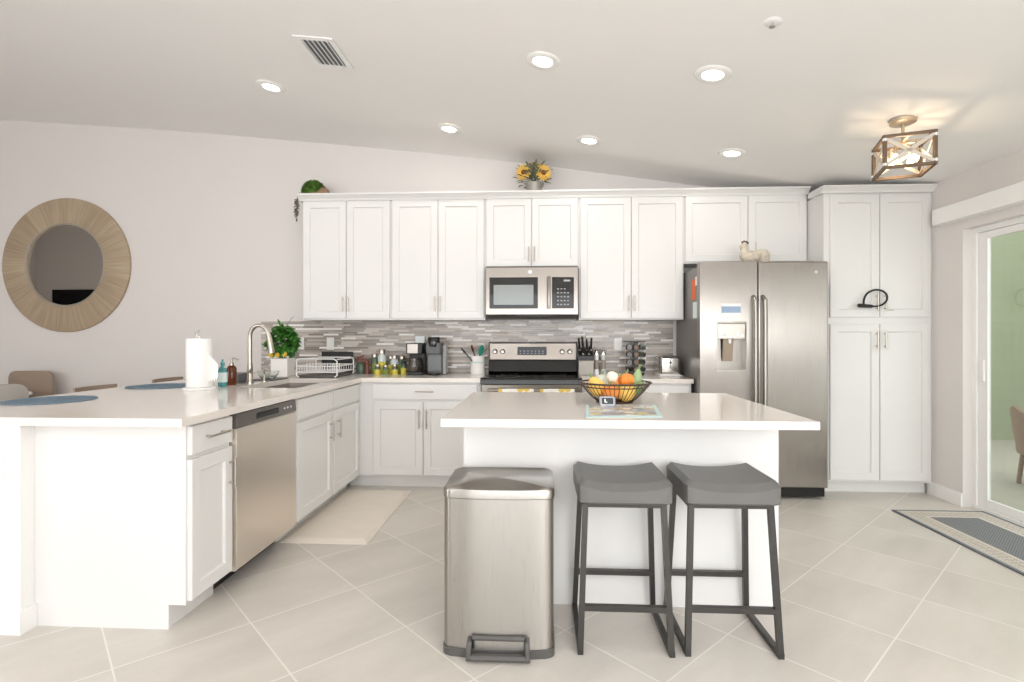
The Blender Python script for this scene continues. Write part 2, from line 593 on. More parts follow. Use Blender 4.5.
    def shaker(self, x0, x1, z0, z1, back, t=0.02, fr=0.058, face_dir='-Y', slab=False):
        """a five piece cabinet door; in-plane coords (x0..x1, z0..z1), back plane coordinate, facing -Y or +X"""
        def pos(u, v_, wv):
            if face_dir == '-Y':
                return (u, back - wv, v_)
            return (back + wv, u, v_)
        c = 0.0025
        loops = [(0, 0.0), (0, t - c), (c, t)]
        if not slab:
            loops += [(fr, t), (fr + 0.006, t - 0.011)]
        R = []
        for ins, wv in loops:
            R.append([self.v(pos(u, v_, wv)) for u, v_ in ((x0 + ins, z0 + ins), (x1 - ins, z0 + ins), (x1 - ins, z1 - ins), (x0 + ins, z1 - ins))])
        self.face(list(reversed(R[0])))
        for A, B in zip(R, R[1:]):
            for k in range(4):
                self.face([A[k], A[(k + 1) % 4], B[(k + 1) % 4], B[k]])
        self.face(R[-1])
        return self

    def pull(self, p, q, out, stand=0.03, r=0.0055):
        """bar pull between p and q on a face, standing off in direction out"""
        p, q, out = Vector(p), Vector(q), Vector(out)
        d = (q - p)
        self.tube([p + out * stand, q + out * stand], r, 10)
        for t in (0.16, 0.84):
            a = p + d * t
            self.tube([a, a + out * stand], r * 0.8, 8)
        return self

    def build(self, name, material, parent=None, smooth=False, local=False, at=None):
        bm = self.b
        bmesh.ops.recalc_face_normals(bm, faces=bm.faces[:])
        if at is None:
            at = Vector((0, 0, 0))
        at = Vector(at)
        if parent is not None and not local:
            o = parent
            while o is not None:
                at = at + o.location
                o = o.parent
        if at.length > 0:
            bmesh.ops.translate(bm, verts=bm.verts[:], vec=-at)
        me = bpy.data.meshes.new(name)
        bm.to_mesh(me)
        bm.free()
        me.materials.append(material)
        if smooth:
            for p in me.polygons:
                p.use_smooth = True
            try:
                me.set_sharp_from_angle(angle=math.radians(38))
            except Exception:
                pass
        ob = bpy.data.objects.new(name, me)
        COL.objects.link(ob)
        if parent is not None:
            ob.parent = parent
        else:
            ob.location = at
        return ob


def tag(o, label, cat, group=None):
    o['label'] = label
    o['category'] = cat
    if group:
        o['group'] = group
    return o


def thing(name, loc, label, cat, group=None):
    o = bpy.data.objects.new(name, None)
    o.empty_display_size = 0.1
    COL.objects.link(o)
    o.location = loc
    return tag(o, label, cat, group)


def struct(name, mb, material, smooth=False, parent=None):
    o = mb.build(name, material, parent, smooth)
    if parent is None:
        o['kind'] = 'structure'
    return o


def dup(root, loc, rotz, label, group=None):
    r = root.copy()
    COL.objects.link(r)
    r.location = loc
    r.rotation_euler = (0, 0, rotz)
    r['label'] = label
    if group:
        r['group'] = group
    for ch in list(root.children):
        c = ch.copy()
        COL.objects.link(c)
        c.parent = r
        for g in ch.children:
            d = g.copy()
            COL.objects.link(d)
            d.parent = c
    return r


# ------------------------------------------------------------------ the setting
WB = 4.99          # back wall plane
XR = 3.10          # right wall plane
XL = -9.0          # left wall plane (dining side)
XP = -6.6          # left wall plane of the living room
YP = 0.80          # partition between the two, carrying the television
YR = -4.0          # rear wall plane
CEIL = [(-9.2, 3.66), (-6.75, 3.49), (-5.28, 3.375), (-4.0, 3.275), (-2.765, 3.16), (-1.315, 3.005), (-0.186, 2.868), (1.46, 2.63), (2.3, 2.525), (3.30, 2.445)]


def ceil_z(x):
    for (a, za), (b, zb) in zip(CEIL, CEIL[1:]):
        if x <= b:
            return za + (zb - za) * (x - a) / (b - a)
    return CEIL[-1][1]


m = MB()
m.box(XL - 0.15, XR + 0.13, YR - 0.15, WB + 0.12, -0.08, 0)
struct('floor', m, M_FLOOR)
# ceiling
m = MB()
# refine profile with a smooth interpolation
prof = []
for i in range(len(CEIL) - 1):
    p0 = CEIL[max(i - 1, 0)]
    p1, p2 = CEIL[i], CEIL[i + 1]
    p3 = CEIL[min(i + 2, len(CEIL) - 1)]
    for k in range(4):
        t = k / 4.0
        x = p1[0] + (p2[0] - p1[0]) * t
        m1 = (p2[1] - p0[1]) / (p2[0] - p0[0]) * (p2[0] - p1[0])
        m2 = (p3[1] - p1[1]) / (p3[0] - p1[0]) * (p2[0] - p1[0])
        z = (2 * t ** 3 - 3 * t * t + 1) * p1[1] + (t ** 3 - 2 * t * t + t) * m1 + (-2 * t ** 3 + 3 * t * t) * p2[1] + (t ** 3 - t * t) * m2
        prof.append((x, z))
prof.append(CEIL[-1])
poly = prof + [(x, z + 0.12) for x, z in reversed(prof)]
m.prism(poly, 'Y', YR - 0.15, WB + 0.12)
struct('ceiling', m, M_CEIL, smooth=True)


def under(x0, x1):
    pts = [(x, z) for x, z in prof if x0 < x < x1]
    return pts


def wall_xz(name, x0, x1, y0, y1):
    mm = MB()
    pts = [(x0, 0.0), (x1, 0.0), (x1, ceil_z(x1))] + list(reversed(under(x0, x1))) + [(x0, ceil_z(x0))]
    mm.prism(pts, 'Y', y0, y1)
    return struct(name, mm, M_WALL)


wall_xz('wall_back', XL, XR + 0.13, WB, WB + 0.12)
m = MB(); m.box(XL - 0.15, XL, YP - 0.12, WB + 0.12, 0, ceil_z(XL) + 0.02); struct('wall_left', m, M_WALL)
wall_xz('wall_partition', XL, XP, YP - 0.12, YP)
m = MB(); m.box(XP - 0.12, XP, YR - 0.15, YP - 0.12, 0, ceil_z(XP) + 0.01); struct('wall_living', m, M_WALL)
# right wall: pier beside the pantry, head over the sliding door, pier nearer the room
DY0, DY1, DZ = 1.75, 4.11, 2.04
m = MB()
m.slab([XR, XR + 0.13], [YR - 0.15, DY0, DY1, WB + 0.12], lambda i, j: j != 1, 0, DZ)
m.box(XR, XR + 0.13, YR - 0.15, WB + 0.12, DZ, ceil_z(XR) + 0.005)
struct('wall_right', m, M_WALL)
# rear wall of the living room with its window openings
m = MB()
zt = 2.3
m.box(XP, -4.9, YR - 0.12, YR, 0, zt)
m.box(-2.9, -2.25, YR - 0.12, YR, 0, zt)
m.box(2.45, XR, YR - 0.12, YR, 0, zt)
m.box(-4.9, -2.9, YR - 0.12, YR, 0, 0.5)
pts = [(XP, zt), (XR, zt), (XR, ceil_z(XR))] + list(reversed(under(XP, XR))) + [(XP, ceil_z(XP))]
m.prism(pts, 'Y', YR - 0.12, YR)
struct('wall_rear', m, M_WALL)
# baseboards
m = MB(); m.box(XR - 0.014, XR, DY1, 4.43, 0, 0.1, 0.003); struct('baseboard_right', m, M_TRIM)
# backsplash of thin glass and stone strips
m = MB(); m.box(-2.65, 1.215, WB - 0.01, WB, 0.9145, 1.3995); struct('backsplash', m, M_MOSAIC)
# header trim over the door
m = MB(); m.box(XR - 0.085, XR, 1.3, 4.30, 2.105, 2.225, 0.004); struct('trim_1', m, M_TRIM)
# half wall behind the peninsula cabinets, carrying the bar side of the worktop
m = MB(); m.box(-2.55, -2.185, 2.15, WB, 0, 0.8795); struct('wall_half', m, M_TRIM)
m = MB()
m.prism([(-2.56, 2.137), (-2.173, 2.137), (-2.173, 2.2145), (-2.185, 2.2145), (-2.185, 2.15), (-2.56, 2.15)], 'Z', 0, 0.10)
struct('baseboard_half_wall', m, M_TRIM)

# sliding glass door in the right wall
m = MB()
fx0, fx1 = 3.165, 3.225
m.box(fx0, fx1, DY1 - 0.035, DY1, 0, DZ)
m.box(fx0, fx1, DY0, DY0 + 0.035, 0, DZ)
m.box(fx0, fx1, DY0 + 0.035, DY1 - 0.035, DZ - 0.035, DZ)
m.box(fx0 - 0.01, fx1, DY0 + 0.035, DY1 - 0.035, 0, 0.03)
door = struct('door_1', m, M_TRIM)
m = MB()
sx0, sx1 = 3.182, 3.208
for y0, y1 in ((DY1 - 0.115, DY1 - 0.037), (2.92, 2.99)):
    m.box(sx0, sx1, y0, y1, 0.032, DZ - 0.037, 0.003)
m.box(sx0, sx1, 2.99, DY1 - 0.115, 0.032, 0.092, 0.003)
m.box(sx0, sx1, 2.99, DY1 - 0.115, DZ - 0.085, DZ - 0.037, 0.003)
m.build('sash', M_WHITEPL, door)
m = MB()
for y0, y1 in ((2.86, 2.918), (DY0 + 0.037, DY0 + 0.1)):
    m.box(sx0 + 0.018, sx1 + 0.012, y0, y1, 0.032, DZ - 0.037, 0.003)
m.box(sx0 + 0.018, sx1 + 0.012, DY0 + 0.1, 2.86, 0.032, 0.092, 0.003)
m.box(sx0 + 0.018, sx1 + 0.012, DY0 + 0.1, 2.86, DZ - 0.085, DZ - 0.037, 0.003)
m.build('sash', M_WHITEPL, door)
m = MB(); m.box(3.193, 3.199, 2.985, DY1 - 0.11, 0.088, DZ - 0.08); m.build('pane', M_GLASSD, door)
m = MB(); m.box(3.212, 3.217, DY0 + 0.095, 2.865, 0.088, DZ - 0.08); m.build('pane', M_GLASSD, door)
m = MB(); m.box(3.168, 3.182, 4.012, 4.04, 0.93, 1.09, 0.005); m.build('handle', M_WHITEPL, door)

# patio beyond the glass
m = MB(); m.box(XR + 0.13, 7.2, 0.5, 8.0, -0.10, -0.03); struct('patio_floor', m, M_PATIO)
g = NT('painted_siding', 0.8)
x, y, z, p = g.xyz('Position')
fz = g.math('FRACT', g.math('DIVIDE', z, 0.16))
g.color(g.mix(g.noise(p, 3, 3), C((152, 160, 134)), C((168, 174, 148))))
g.bump(g.math('POWER', fz, 3.0), 0.5, 0.01)
m = MB(); m.box(XR + 0.13, 7.3, 7.0, 7.12, -0.1, 3.2); struct('wall_patio', m, g.m)
m = MB(); m.box(7.2, 7.3, 0.5, 7.0, -0.1, 3.2); struct('wall_patio_side', m, g.m)

# ------------------------------------------------------------------ cabinets
YF = 4.39     # face of the back run carcasses
YU = 4.68     # face of the upper carcasses


def handle_v(x, z0, z1, yface, parent):
    MB().pull((x, yface, z0), (x, yface, z1), (0, -1, 0)).build('handle', M_NICKEL, parent, True)


def wall_cabinet(x0, x1, z0, z1, xd, label, hz=None, hx=0.025):
    t = thing('wall_cabinet', ((x0 + x1) / 2, WB, z0), label, 'cabinet', 'white wall cabinets along the back wall')
    MB().box(x0 + 0.0005, x1 - 0.0005, YU, WB - 0.011, z0, z1).build('body', M_CAB, t)
    for k, (a, b) in enumerate(((x0 + 0.012, xd - 0.0025), (xd + 0.0025, x1 - 0.012))):
        d = MB().shaker(a, b, z0 + 0.012, z1 - 0.022, YU).build('door', M_CAB, t)
        if hz:
            hxx = xd - hx if k == 0 else xd + hx
            handle_v(hxx, hz[0], hz[1], YU - 0.02, d)
    return t


ZU0, ZU1 = 1.40, 2.475
wall_cabinet(-2.11, -1.31, ZU0, ZU1, -1.71, 'white shaker wall cabinet at the plant end, above the dish rack', (1.47, 1.605))
wall_cabinet(-1.31, -0.477, ZU0, ZU1, -0.892, 'white shaker wall cabinet above the two coffee makers', (1.47, 1.605))
wall_cabinet(-0.477, 0.337, 1.853, ZU1, -0.073, 'short white wall cabinet directly above the microwave', (1.90, 2.03))
wall_cabinet(0.337, 1.23, ZU0, ZU1, 0.783, 'white shaker wall cabinet between microwave and refrigerator', (1.47, 1.605))
wall_cabinet(1.23, 2.262, 1.88, ZU1, 1.765, 'short white wall cabinet over the refrigerator, with no pulls on it')

# crown moulding along the tops
m = MB()
prof_c = [(YU - 0.0, 2.452), (YU - 0.028, 2.452), (YU - 0.036, 2.47), (YU - 0.06, 2.492), (YU - 0.07, 2.497), (YU - 0.07, 2.511), (YU, 2.511)]
m.prism(prof_c, 'X', -2.135, 2.262)
m.box(-2.135, -2.11, YU, WB - 0.011, 2.455, 2.511)
m.box(-2.11, 2.262, YU, WB - 0.011, ZU1, 2.503)
tag(m.build('crown_molding', M_CAB, None, at=(0, YU, 2.455)), 'long white crown molding running along the wall cabinet tops', 'molding')

# pantry
t = thing('pantry_cabinet', (2.68, WB, 0), 'tall white pantry cabinet with four doors right of the refrigerator', 'cabinet')
PX0, PX1, PYF = 2.265, 3.085, 4.42
m = MB()
m.box(PX0, PX1, PYF, WB - 0.002, 0.095, 2.40)
m.box(PX0 + 0.004, PX1, PYF + 0.06, WB - 0.002, 0, 0.095)
m.box(PX1, XR - 0.001, PYF + 0.004, PYF + 0.03, 0, 2.40)
m.build('body', M_CAB, t)
m = MB()
zc = 2.395
pc = [(PYF, zc), (PYF - 0.025, zc), (PYF - 0.032, zc + 0.016), (PYF - 0.055, zc + 0.036), (PYF - 0.062, zc + 0.04), (PYF - 0.062, zc + 0.053), (PYF, zc + 0.053)]
m.prism(pc, 'X', PX0 - 0.03, XR - 0.001)
m.box(PX0 - 0.03, PX0 + 0.05, PYF, YU - 0.072, zc + 0.005, zc + 0.053)
m.build('crown', M_CAB, t)
xs_ = (2.308, 2.686, 2.692, 3.072)
for z0, z1, hz in ((0.112, 1.352, (1.155, 1.30)), (1.408, 2.38, (1.452, 1.597))):
    for k, (a, b) in enumerate(((xs_[0], xs_[1]), (xs_[2], xs_[3]))):
        d = MB().shaker(a, b, z0, z1, PYF, fr=0.06).build('door', M_CAB, t)
        handle_v(2.659 if k == 0 else 2.722, hz[0], hz[1], PYF - 0.02, d)
# cable lock looped on the upper pulls
yk = PYF - 0.052
pts = []
cx_, cz_ = 2.632, 1.555
P0 = [(2.545, 1.500), (2.549, 1.538), (2.570, 1.585), (2.606, 1.613), (2.645, 1.621), (2.685, 1.608), (2.712, 1.575), (2.712, 1.535), (2.688, 1.506), (2.650, 1.492), (2.600, 1.492)]
for i in range(len(P0) - 1):
    p0, p1, p2, p3 = P0[max(i - 1, 0)], P0[i], P0[i + 1], P0[min(i + 2, len(P0) - 1)]
    for k in range(4):
        s_ = k / 4
        pts.append(tuple(0.5 * ((2 * p1[j]) + (-p0[j] + p2[j]) * s_ + (2 * p0[j] - 5 * p1[j] + 4 * p2[j] - p3[j]) * s_ ** 2 + (-p0[j] + 3 * p1[j] - 3 * p2[j] + p3[j]) * s_ ** 3) for j in (0, 1)))
pts.append(P0[-1])
t = thing('cable_lock', (2.6, yk, 1.49), 'black looped cable lock threaded through the upper pantry pulls', 'lock')
MB().tube([(a, yk - 0.005 + 0.012 * math.sin(i * 0.2), b) for i, (a, b) in enumerate(pts)], 0.0075, 10).build('cable', M_BLACK, t, True)
MB().tube([(2.50, yk, 1.498), (2.51, yk, 1.498), (2.60, yk, 1.492), (2.62, yk, 1.492)], 0.012, 12, radii=[0.010, 0.016, 0.014, 0.008]).build('lock_body', M_BLACK, t, True)
m = MB(); m.box(2.75, 2.79, PYF - 0.028, PYF - 0.0205, 1.458, 1.466, 0.002)
tag(m.build('latch', M_NICKEL, None, at=(2.77, PYF - 0.02, 1.46)), 'tiny nickel latch on the upper pantry door beside the pulls', 'latch')

# base cabinets, back run
ZT = 0.88


def fronts_back(t, x0, x1, xd, drawer=True):
    if drawer:
        d = MB().shaker(x0 + 0.012, x1 - 0.012, 0.735, 0.862, YF, slab=True).build('drawer', M_CAB, t)
        xm = (x0 + x1) / 2
        MB().pull((xm - 0.075, YF - 0.02, 0.803), (xm + 0.075, YF - 0.02, 0.803), (0, -1, 0)).build('handle', M_NICKEL, d, True)


t = thing('base_cabinet', (-0.95, WB, 0), 'white base cabinet with one wide drawer under the coffee makers', 'cabinet', 'white base cabinets')
m = MB()
m.box(-1.509, -0.487, YF, WB - 0.012, 0.10, ZT)
m.box(-1.60, -0.487, YF + 0.055, WB - 0.012, 0, 0.10)
m.build('body', M_CAB, t)
fronts_back(t, -1.39, -0.50, 0)
for k, (a, b) in enumerate(((-1.378, -0.962), (-0.957, -0.512))):
    d = MB().shaker(a, b, 0.112, 0.715, YF).build('door', M_CAB, t)
    handle_v(-0.99 if k == 0 else -0.928, 0.50, 0.655, YF - 0.02, d)
t = thing('base_cabinet', (0.78, WB, 0), 'narrow white base cabinet between the range and the refrigerator', 'cabinet', 'white base cabinets')
m = MB()
m.box(0.343, 1.215, YF, WB - 0.012, 0.10, ZT)
m.box(0.343, 1.215, YF + 0.055, WB - 0.012, 0, 0.10)
m.build('body', M_CAB, t)
fronts_back(t, 0.35, 1.21, 0)
for k, (a, b) in enumerate(((0.362, 0.778), (0.783, 1.198))):
    d = MB().shaker(a, b, 0.112, 0.715, YF).build('door', M_CAB, t)
    handle_v(0.75 if k == 0 else 0.81, 0.50, 0.655, YF - 0.02, d)

# base cabinets, peninsula run (faces +X)
XF = -1.51
XBK = -2.184


def handle_px(y, z0, z1, parent):
    MB().pull((XF + 0.02, y, z0), (XF + 0.02, y, z1), (1, 0, 0)).build('handle', M_NICKEL, parent, True)


t = thing('base_cabinet', (-1.85, 2.37, 0), 'white end cabinet of the peninsula with one drawer above a door', 'cabinet', 'white base cabinets')
m = MB()
m.prism([(XBK, 0), (-1.585, 0), (-1.585, 0.105), (XF, 0.105), (XF, ZT), (XBK, ZT)], 'Y', 2.215, 2.24)
m.box(XBK, XF, 2.24, 2.537, 0.105, ZT)
m.box(XBK, -1.59, 2.24, 2.537, 0, 0.105)
m.build('body', M_CAB, t)
d = MB().shaker(2.228, 2.532, 0.742, 0.866, XF, face_dir='+X', slab=True).build('drawer', M_CAB, t)
MB().pull((XF + 0.02, 2.30, 0.808), (XF + 0.02, 2.465, 0.808), (1, 0, 0)).build('handle', M_NICKEL, d, True)
d = MB().shaker(2.228, 2.532, 0.118, 0.722, XF, face_dir='+X').build('door', M_CAB, t)
handle_px(2.505, 0.53, 0.67, d)

t = thing('base_cabinet', (-1.85, 3.78, 0), 'white sink cabinet with two false drawer fronts and two doors', 'cabinet', 'white base cabinets')
m = MB()
# open-topped carcass: the sink basins hang inside it
m.box(XF - 0.03, XF, 3.195, 4.385, 0.105, ZT)
m.box(XBK, XBK + 0.02, 3.195, 4.385, 0.105, ZT)
m.box(XBK + 0.02, XF - 0.03, 3.195, 3.215, 0.105, ZT)
m.box(XBK + 0.02, XF - 0.03, 4.365, 4.385, 0.105, ZT)
m.box(XBK + 0.02, XF - 0.03, 3.215, 4.365, 0.105, 0.125)
m.box(XBK, -1.605, 3.195, 4.385, 0, 0.105)
m.build('body', M_CAB, t)
for k, (a, b) in enumerate(((3.24, 3.79), (3.825, 4.37))):
    MB().shaker(a, b, 0.735, 0.862, XF, face_dir='+X', slab=True).build('false_front', M_CAB, t)
    d = MB().shaker(a, b, 0.108, 0.715, XF, face_dir='+X').build('door', M_CAB, t)
    handle_px(3.735 if k == 0 else 3.878, 0.515, 0.655, d)

# dishwasher
t = thing('dishwasher', (-1.85, 2.87, 0), 'stainless steel dishwasher built in under the peninsula worktop', 'dishwasher')
m = MB(); m.box(-2.12, XF - 0.005, 2.545, 3.187, 0.105, 0.875); m.box(-2.12, -1.636, 2.545, 3.187, 0.0, 0.105); m.build('body', M_DGREY, t)
m = MB(); m.prism([(-1.514, 0.104), (-1.487, 0.104), (-1.478, 0.118), (-1.478, 0.79), (-1.482, 0.80), (-1.514, 0.80)], 'Y', 2.549, 3.183); m.build('door', M_STEELD, t, True)
m = MB()
m.prism([(-1.514, 0.802), (-1.480, 0.802), (-1.476, 0.808), (-1.480, 0.872), (-1.514, 0.872)], 'Y', 2.549, 3.183)
cp = m.build('control_panel', mat('dishwasher_panel', (120, 116, 112), 0.35, 0.6, noise=0.04), t)
m = MB(); m.box(-1.480, -1.470, 2.73, 2.96, 0.822, 0.852, 0.004); m.build('pocket_handle', M_BLACK, cp)
for k in range(3):
    MB().box(-1.480, -1.4755, 3.03 + k * 0.04, 3.042 + k * 0.04, 0.833, 0.842).build('button', M_WHITEPL, cp)
MB().box(-1.635, -1.612, 2.545, 3.187, 0.002, 0.10).build('toe_kick', M_BLACK, t)

# worktops
m = MB()
xs = [-2.82, -2.02, -1.60, -1.468, -0.485]
ys = [2.13, 3.46, 4.24, 4.345, 4.988]
SINK = (1, 1)
m.slab(xs, ys, lambda i, j: (i, j) != SINK and not (i == 3 and j < 3), 0.88, 0.914)
tag(m.build('worktop', M_QUARTZ, None, at=(-1.8, 3.0, 0.88)), 'large L-shaped pale quartz worktop with the sink cut into it', 'worktop')
m = MB()
m.slab([0.341, 1.222], [4.345, 4.988], lambda i, j: True, 0.88, 0.914)
tag(m.build('worktop', M_QUARTZ, None, at=(0.78, 4.67, 0.88)), 'short pale quartz worktop between range and refrigerator under the toaster', 'worktop')

# sink
t = thing('sink', (-1.81, 3.85, 0.68), 'stainless steel double bowl sink set under the worktop', 'sink')
m = MB()
SX0, SX1, SY0, SY1 = -2.03, -1.59, 3.45, 4.25
zb, zt_ = 0.69, 0.8795
for a, b in ((3.462, 3.84), (3.86, 4.238)):
    x0, x1 = -2.018, -1.602
    tp = [m.v(p) for p in ((x0, a, zt_), (x1, a, zt_), (x1, b, zt_), (x0, b, zt_))]
    q = 0.03
    b1 = [m.v(p) for p in ((x0 + .008, a + .008, zb + q), (x1 - .008, a + .008, zb + q), (x1 - .008, b - .008, zb + q), (x0 + .008, b - .008, zb + q))]
    b2 = [m.v(p) for p in ((x0 + q, a + q, zb), (x1 - q, a + q, zb), (x1 - q, b - q, zb), (x0 + q, b - q, zb))]
    for A, B in ((tp, b1), (b1, b2)):
        for k in range(4):
            m.face([A[k], A[(k + 1) % 4], B[(k + 1) % 4], B[k]])
    m.face(b2)
bo = m.build('bowls', M_STEEL, t)
sd = bo.modifiers.new('thick', 'SOLIDIFY'); sd.thickness = 0.0015; sd.offset = 1
m = MB()
m.slab([SX0, -2.018, -1.602, SX1], [SY0, 3.462, 3.84, 3.86, 4.238, SY1], lambda i, j: not (i == 1 and j in (1, 3)), 0.872, 0.8795)
m.build('rim', M_STEEL, t)
for yy in (3.65, 4.05):
    MB().lathe([(0, 0.004), (0.02, 0.004), (0.035, 0.007), (0.042, 0.004), (0.042, 0.0)], (-1.81, yy, zb + 0.001), 24).build('drain', M_CHROME, t, True)

# faucet
FX, FY = -2.095, 3.78
t = thing('faucet', (FX, FY, 0.914), 'tall brushed nickel gooseneck faucet standing behind the sink', 'faucet')
MB().lathe([(0, 0), (0.027, 0), (0.027, 0.01), (0.022, 0.02), (0.020, 0.12), (0.013, 0.16), (0, 0.16)], (FX, FY, 0.914), 24).build('base', M_NICKEL, t, True)
arc = [(FX, FY, 1.05), (FX, FY, 1.15), (FX, FY, 1.23)]
R_ = 0.072
for k in range(0, 13):
    a = PI - k * PI * 0.93 / 12
    arc.append((FX + R_ + R_ * math.cos(a), FY - 0.01 * k / 12, 1.25 + 0.085 * math.sin(a)))
MB().tube(arc, 0.0150, 14).build('spout', M_NICKEL, t, True)
e = Vector(arc[-1])
MB().tube([e, e + Vector((0.012, -0.001, -0.05)), e + Vector((0.022, -0.002, -0.11)), e + Vector((0.024, -0.002, -0.135))], 0.016, 14, radii=[0.016, 0.0185, 0.0215, 0.0225]).build('spray_head', M_NICKEL, t, True)
MB().tube([(FX, FY, 1.0), (FX + 0.02, FY - 0.03, 1.0), (FX + 0.05, FY - 0.07, 1.03)], 0.007, 10, radii=[0.014, 0.008, 0.005]).build('lever', M_NICKEL, t, True)

t = thing('soap_pump', (-2.095, 3.98, 0.914), 'small brushed nickel built-in soap pump right of the gooseneck faucet', 'soap pump')
MB().lathe([(0, 0), (0.018, 0), (0.018, 0.006), (0.009, 0.012), (0.008, 0.05), (0, 0.05)], (-2.095, 3.98, 0.914), 18).build('base', M_NICKEL, t, True)
MB().tube([(-2.095, 3.98, 0.96), (-2.095, 3.98, 0.99), (-2.08, 3.976, 1.005), (-2.04, 3.97, 0.995)], 0.006, 10, radii=[0.006, 0.008, 0.008, 0.005]).build('spout', M_NICKEL, t, True)

# things around the sink
t = thing('paper_towel_holder', (-2.185, 3.34, 0.914), 'white paper towel holder standing on the peninsula left of the sink', 'towel holder')
MB().lathe([(0, 0), (0.095, 0), (0.098, 0.006), (0.095, 0.014), (0.02, 0.016), (0, 0.016)], (-2.185, 3.34, 0.914), 36).build('base', M_WHITEPL, t, True)
MB().tube([(-2.185, 3.34, 0.93), (-2.185, 3.34, 1.25), (-2.208, 3.33, 1.275), (-2.185, 3.34, 1.295), (-2.192, 3.33, 1.275), (-2.197, 3.33, 1.25)], 0.0035, 8).build('post', M_NICKEL, t, True)
m = MB(); m.lathe([(0.021, 0.0165), (0.074, 0.0165), (0.0755, 0.02), (0.0755, 0.322), (0.074, 0.3255), (0.021, 0.3255), (0.021, 0.0165)], (-2.185, 3.34, 0.914), 40)
# the loose end of the sheet
sh = []
for k in range(7):
    u_ = k / 6
    sh.append((-2.185 + 0.06 + 0.055 * u_, 3.34 - 0.045 + 0.055 * u_ + 0.012 * math.sin(u_ * 3)))
for i in range(6):
    (xa, ya), (xb, yb) = sh[i], sh[i + 1]
    h0 = 0.26 - 0.10 * (i / 6) ** 0.8
    h1 = 0.26 - 0.10 * ((i + 1) / 6) ** 0.8
    A = [m.v((xa, ya, 0.914 + 0.05)), m.v((xb, yb, 0.914 + 0.05 + 0.006 * i)), m.v((xb, yb, 0.914 + h1)), m.v((xa, ya, 0.914 + h0))]
    m.face(A)
tag(m.build('paper_towel_roll', M_PAPER, None, True, at=(-2.185, 3.34, 0.931)), 'white paper towel roll on its holder with a loose sheet', 'paper towel')

bx, by = -2.15, 3.535
t = thing('dish_soap_bottle', (bx, by, 0.914), 'teal dish soap bottle beside the paper towel roll', 'bottle')
MB().lathe([(0, 0), (0.028, 0), (0.031, 0.008), (0.031, 0.10), (0.024, 0.125), (0.012, 0.138), (0.012, 0.146), (0, 0.146)], (bx, by, 0.914), 24, sy=0.7).build('bottle', M_TEAL, t, True)
MB().lathe([(0.0315, 0.03), (0.0325, 0.034), (0.0325, 0.092), (0.0315, 0.096)], (bx, by, 0.914), 24, sy=0.7).build('label', M_LABELW, t, True)
MB().lathe([(0, 0.146), (0.013, 0.146), (0.013, 0.163), (0.006, 0.168), (0.006, 0.185), (0, 0.185)], (bx, by, 0.914), 18).build('cap', M_TEAL, t, True)
bx, by = -2.155, 3.65
t = thing('soap_dispenser', (bx, by, 0.914), 'amber soap dispenser with a steel pump between teal bottle and faucet', 'soap dispenser')
MB().lathe([(0, 0), (0.030, 0), (0.033, 0.006), (0.033, 0.112), (0.026, 0.13), (0.013, 0.138), (0, 0.138)], (bx, by, 0.914), 24).build('bottle', M_AMBER, t, True)
MB().lathe([(0, 0.138), (0.015, 0.138), (0.015, 0.155), (0.006, 0.158), (0.006, 0.19), (0, 0.19)], (bx, by, 0.914), 18).tube([(bx, by, 1.10), (bx + 0.02, by - 0.002, 1.103), (bx + 0.052, by - 0.004, 1.09)], 0.005, 8).build('pump', M_NICKEL, t, True)
m = MB(); m.box(-2.275, -2.165, 3.76, 3.95, 0.9145, 0.985, 0.006)
tag(m.build('sponge_caddy', M_GREYBR, None, at=(-2.22, 3.85, 0.9145)), 'dark grey sponge caddy tucked in behind the faucet', 'caddy')
m = MB(); m.box(-2.24, -2.04, 4.02, 4.27, 0.9142, 0.922, 0.003)
tag(m.build('drying_mat', M_GREYBR, None, at=(-2.14, 4.14, 0.9142)), 'dark grey drying mat on the worktop behind the sink', 'mat')
m = MB(); m.lathe([(0, 0.002), (0.045, 0.0), (0.048, 0.003), (0.072, 0.03), (0.082, 0.062), (0.079, 0.062), (0.069, 0.032), (0.045, 0.007), (0, 0.006)], (-2.13, 4.11, 0.922), 32)
tag(m.build('glass_bowl', M_GLASS, None, True, at=(-2.13, 4.11, 0.922)), 'clear glass bowl drying on the grey mat by the faucet', 'bowl')

# herb plant in a white pot
px, py = -2.19, 4.47
t = thing('potted_plant', (px, py, 0.914), 'leafy green plant in a square white pot beside the sink', 'plant')
m = MB()
m.prism([(px - .072, py - .072), (px + .072, py - .072), (px + .072, py + .072), (px - .072, py + .072)], 'Z', 0.9142, 1.07, 0.006)
m.build('pot', M_CERW, t)
m = MB()
rnd = random.Random(3)
for k in range(420):
    th = rnd.uniform(0, 2 * PI); ph = math.acos(rnd.uniform(-0.8, 1))
    rr = rnd.uniform(0.3, 1) ** 0.5
    c = Vector((px + 0.112 * rr * math.sin(ph) * math.cos(th), py + 0.115 * rr * math.sin(ph) * math.sin(th), 1.205 + 0.125 * rr * math.cos(ph)))
    d = Vector((math.sin(ph) * math.cos(th), math.sin(ph) * math.sin(th), math.cos(ph) + 0.3)) + Vector((rnd.uniform(-.9, .9), rnd.uniform(-.9, .9), rnd.uniform(-.9, .6)))
    m.leaf(c, d, rnd.uniform(0.04, 0.06), rnd.uniform(0.03, 0.044), up=(rnd.uniform(-.5, .5), rnd.uniform(-.9, .2), 1), fold=0.3, droop=0.35)
for dx, dz, l in ((0.075, 0.40, 0.075), (-0.035, 0.36, 0.07), (0.035, 0.35, 0.06)):
    m.leaf((px + dx * 0.7, py, 1.07 + dz * 0.75), (dx * 5, 0.1, 0.8), l, 0.028)
m.build('foliage', M_LEAF, t)
m = MB()
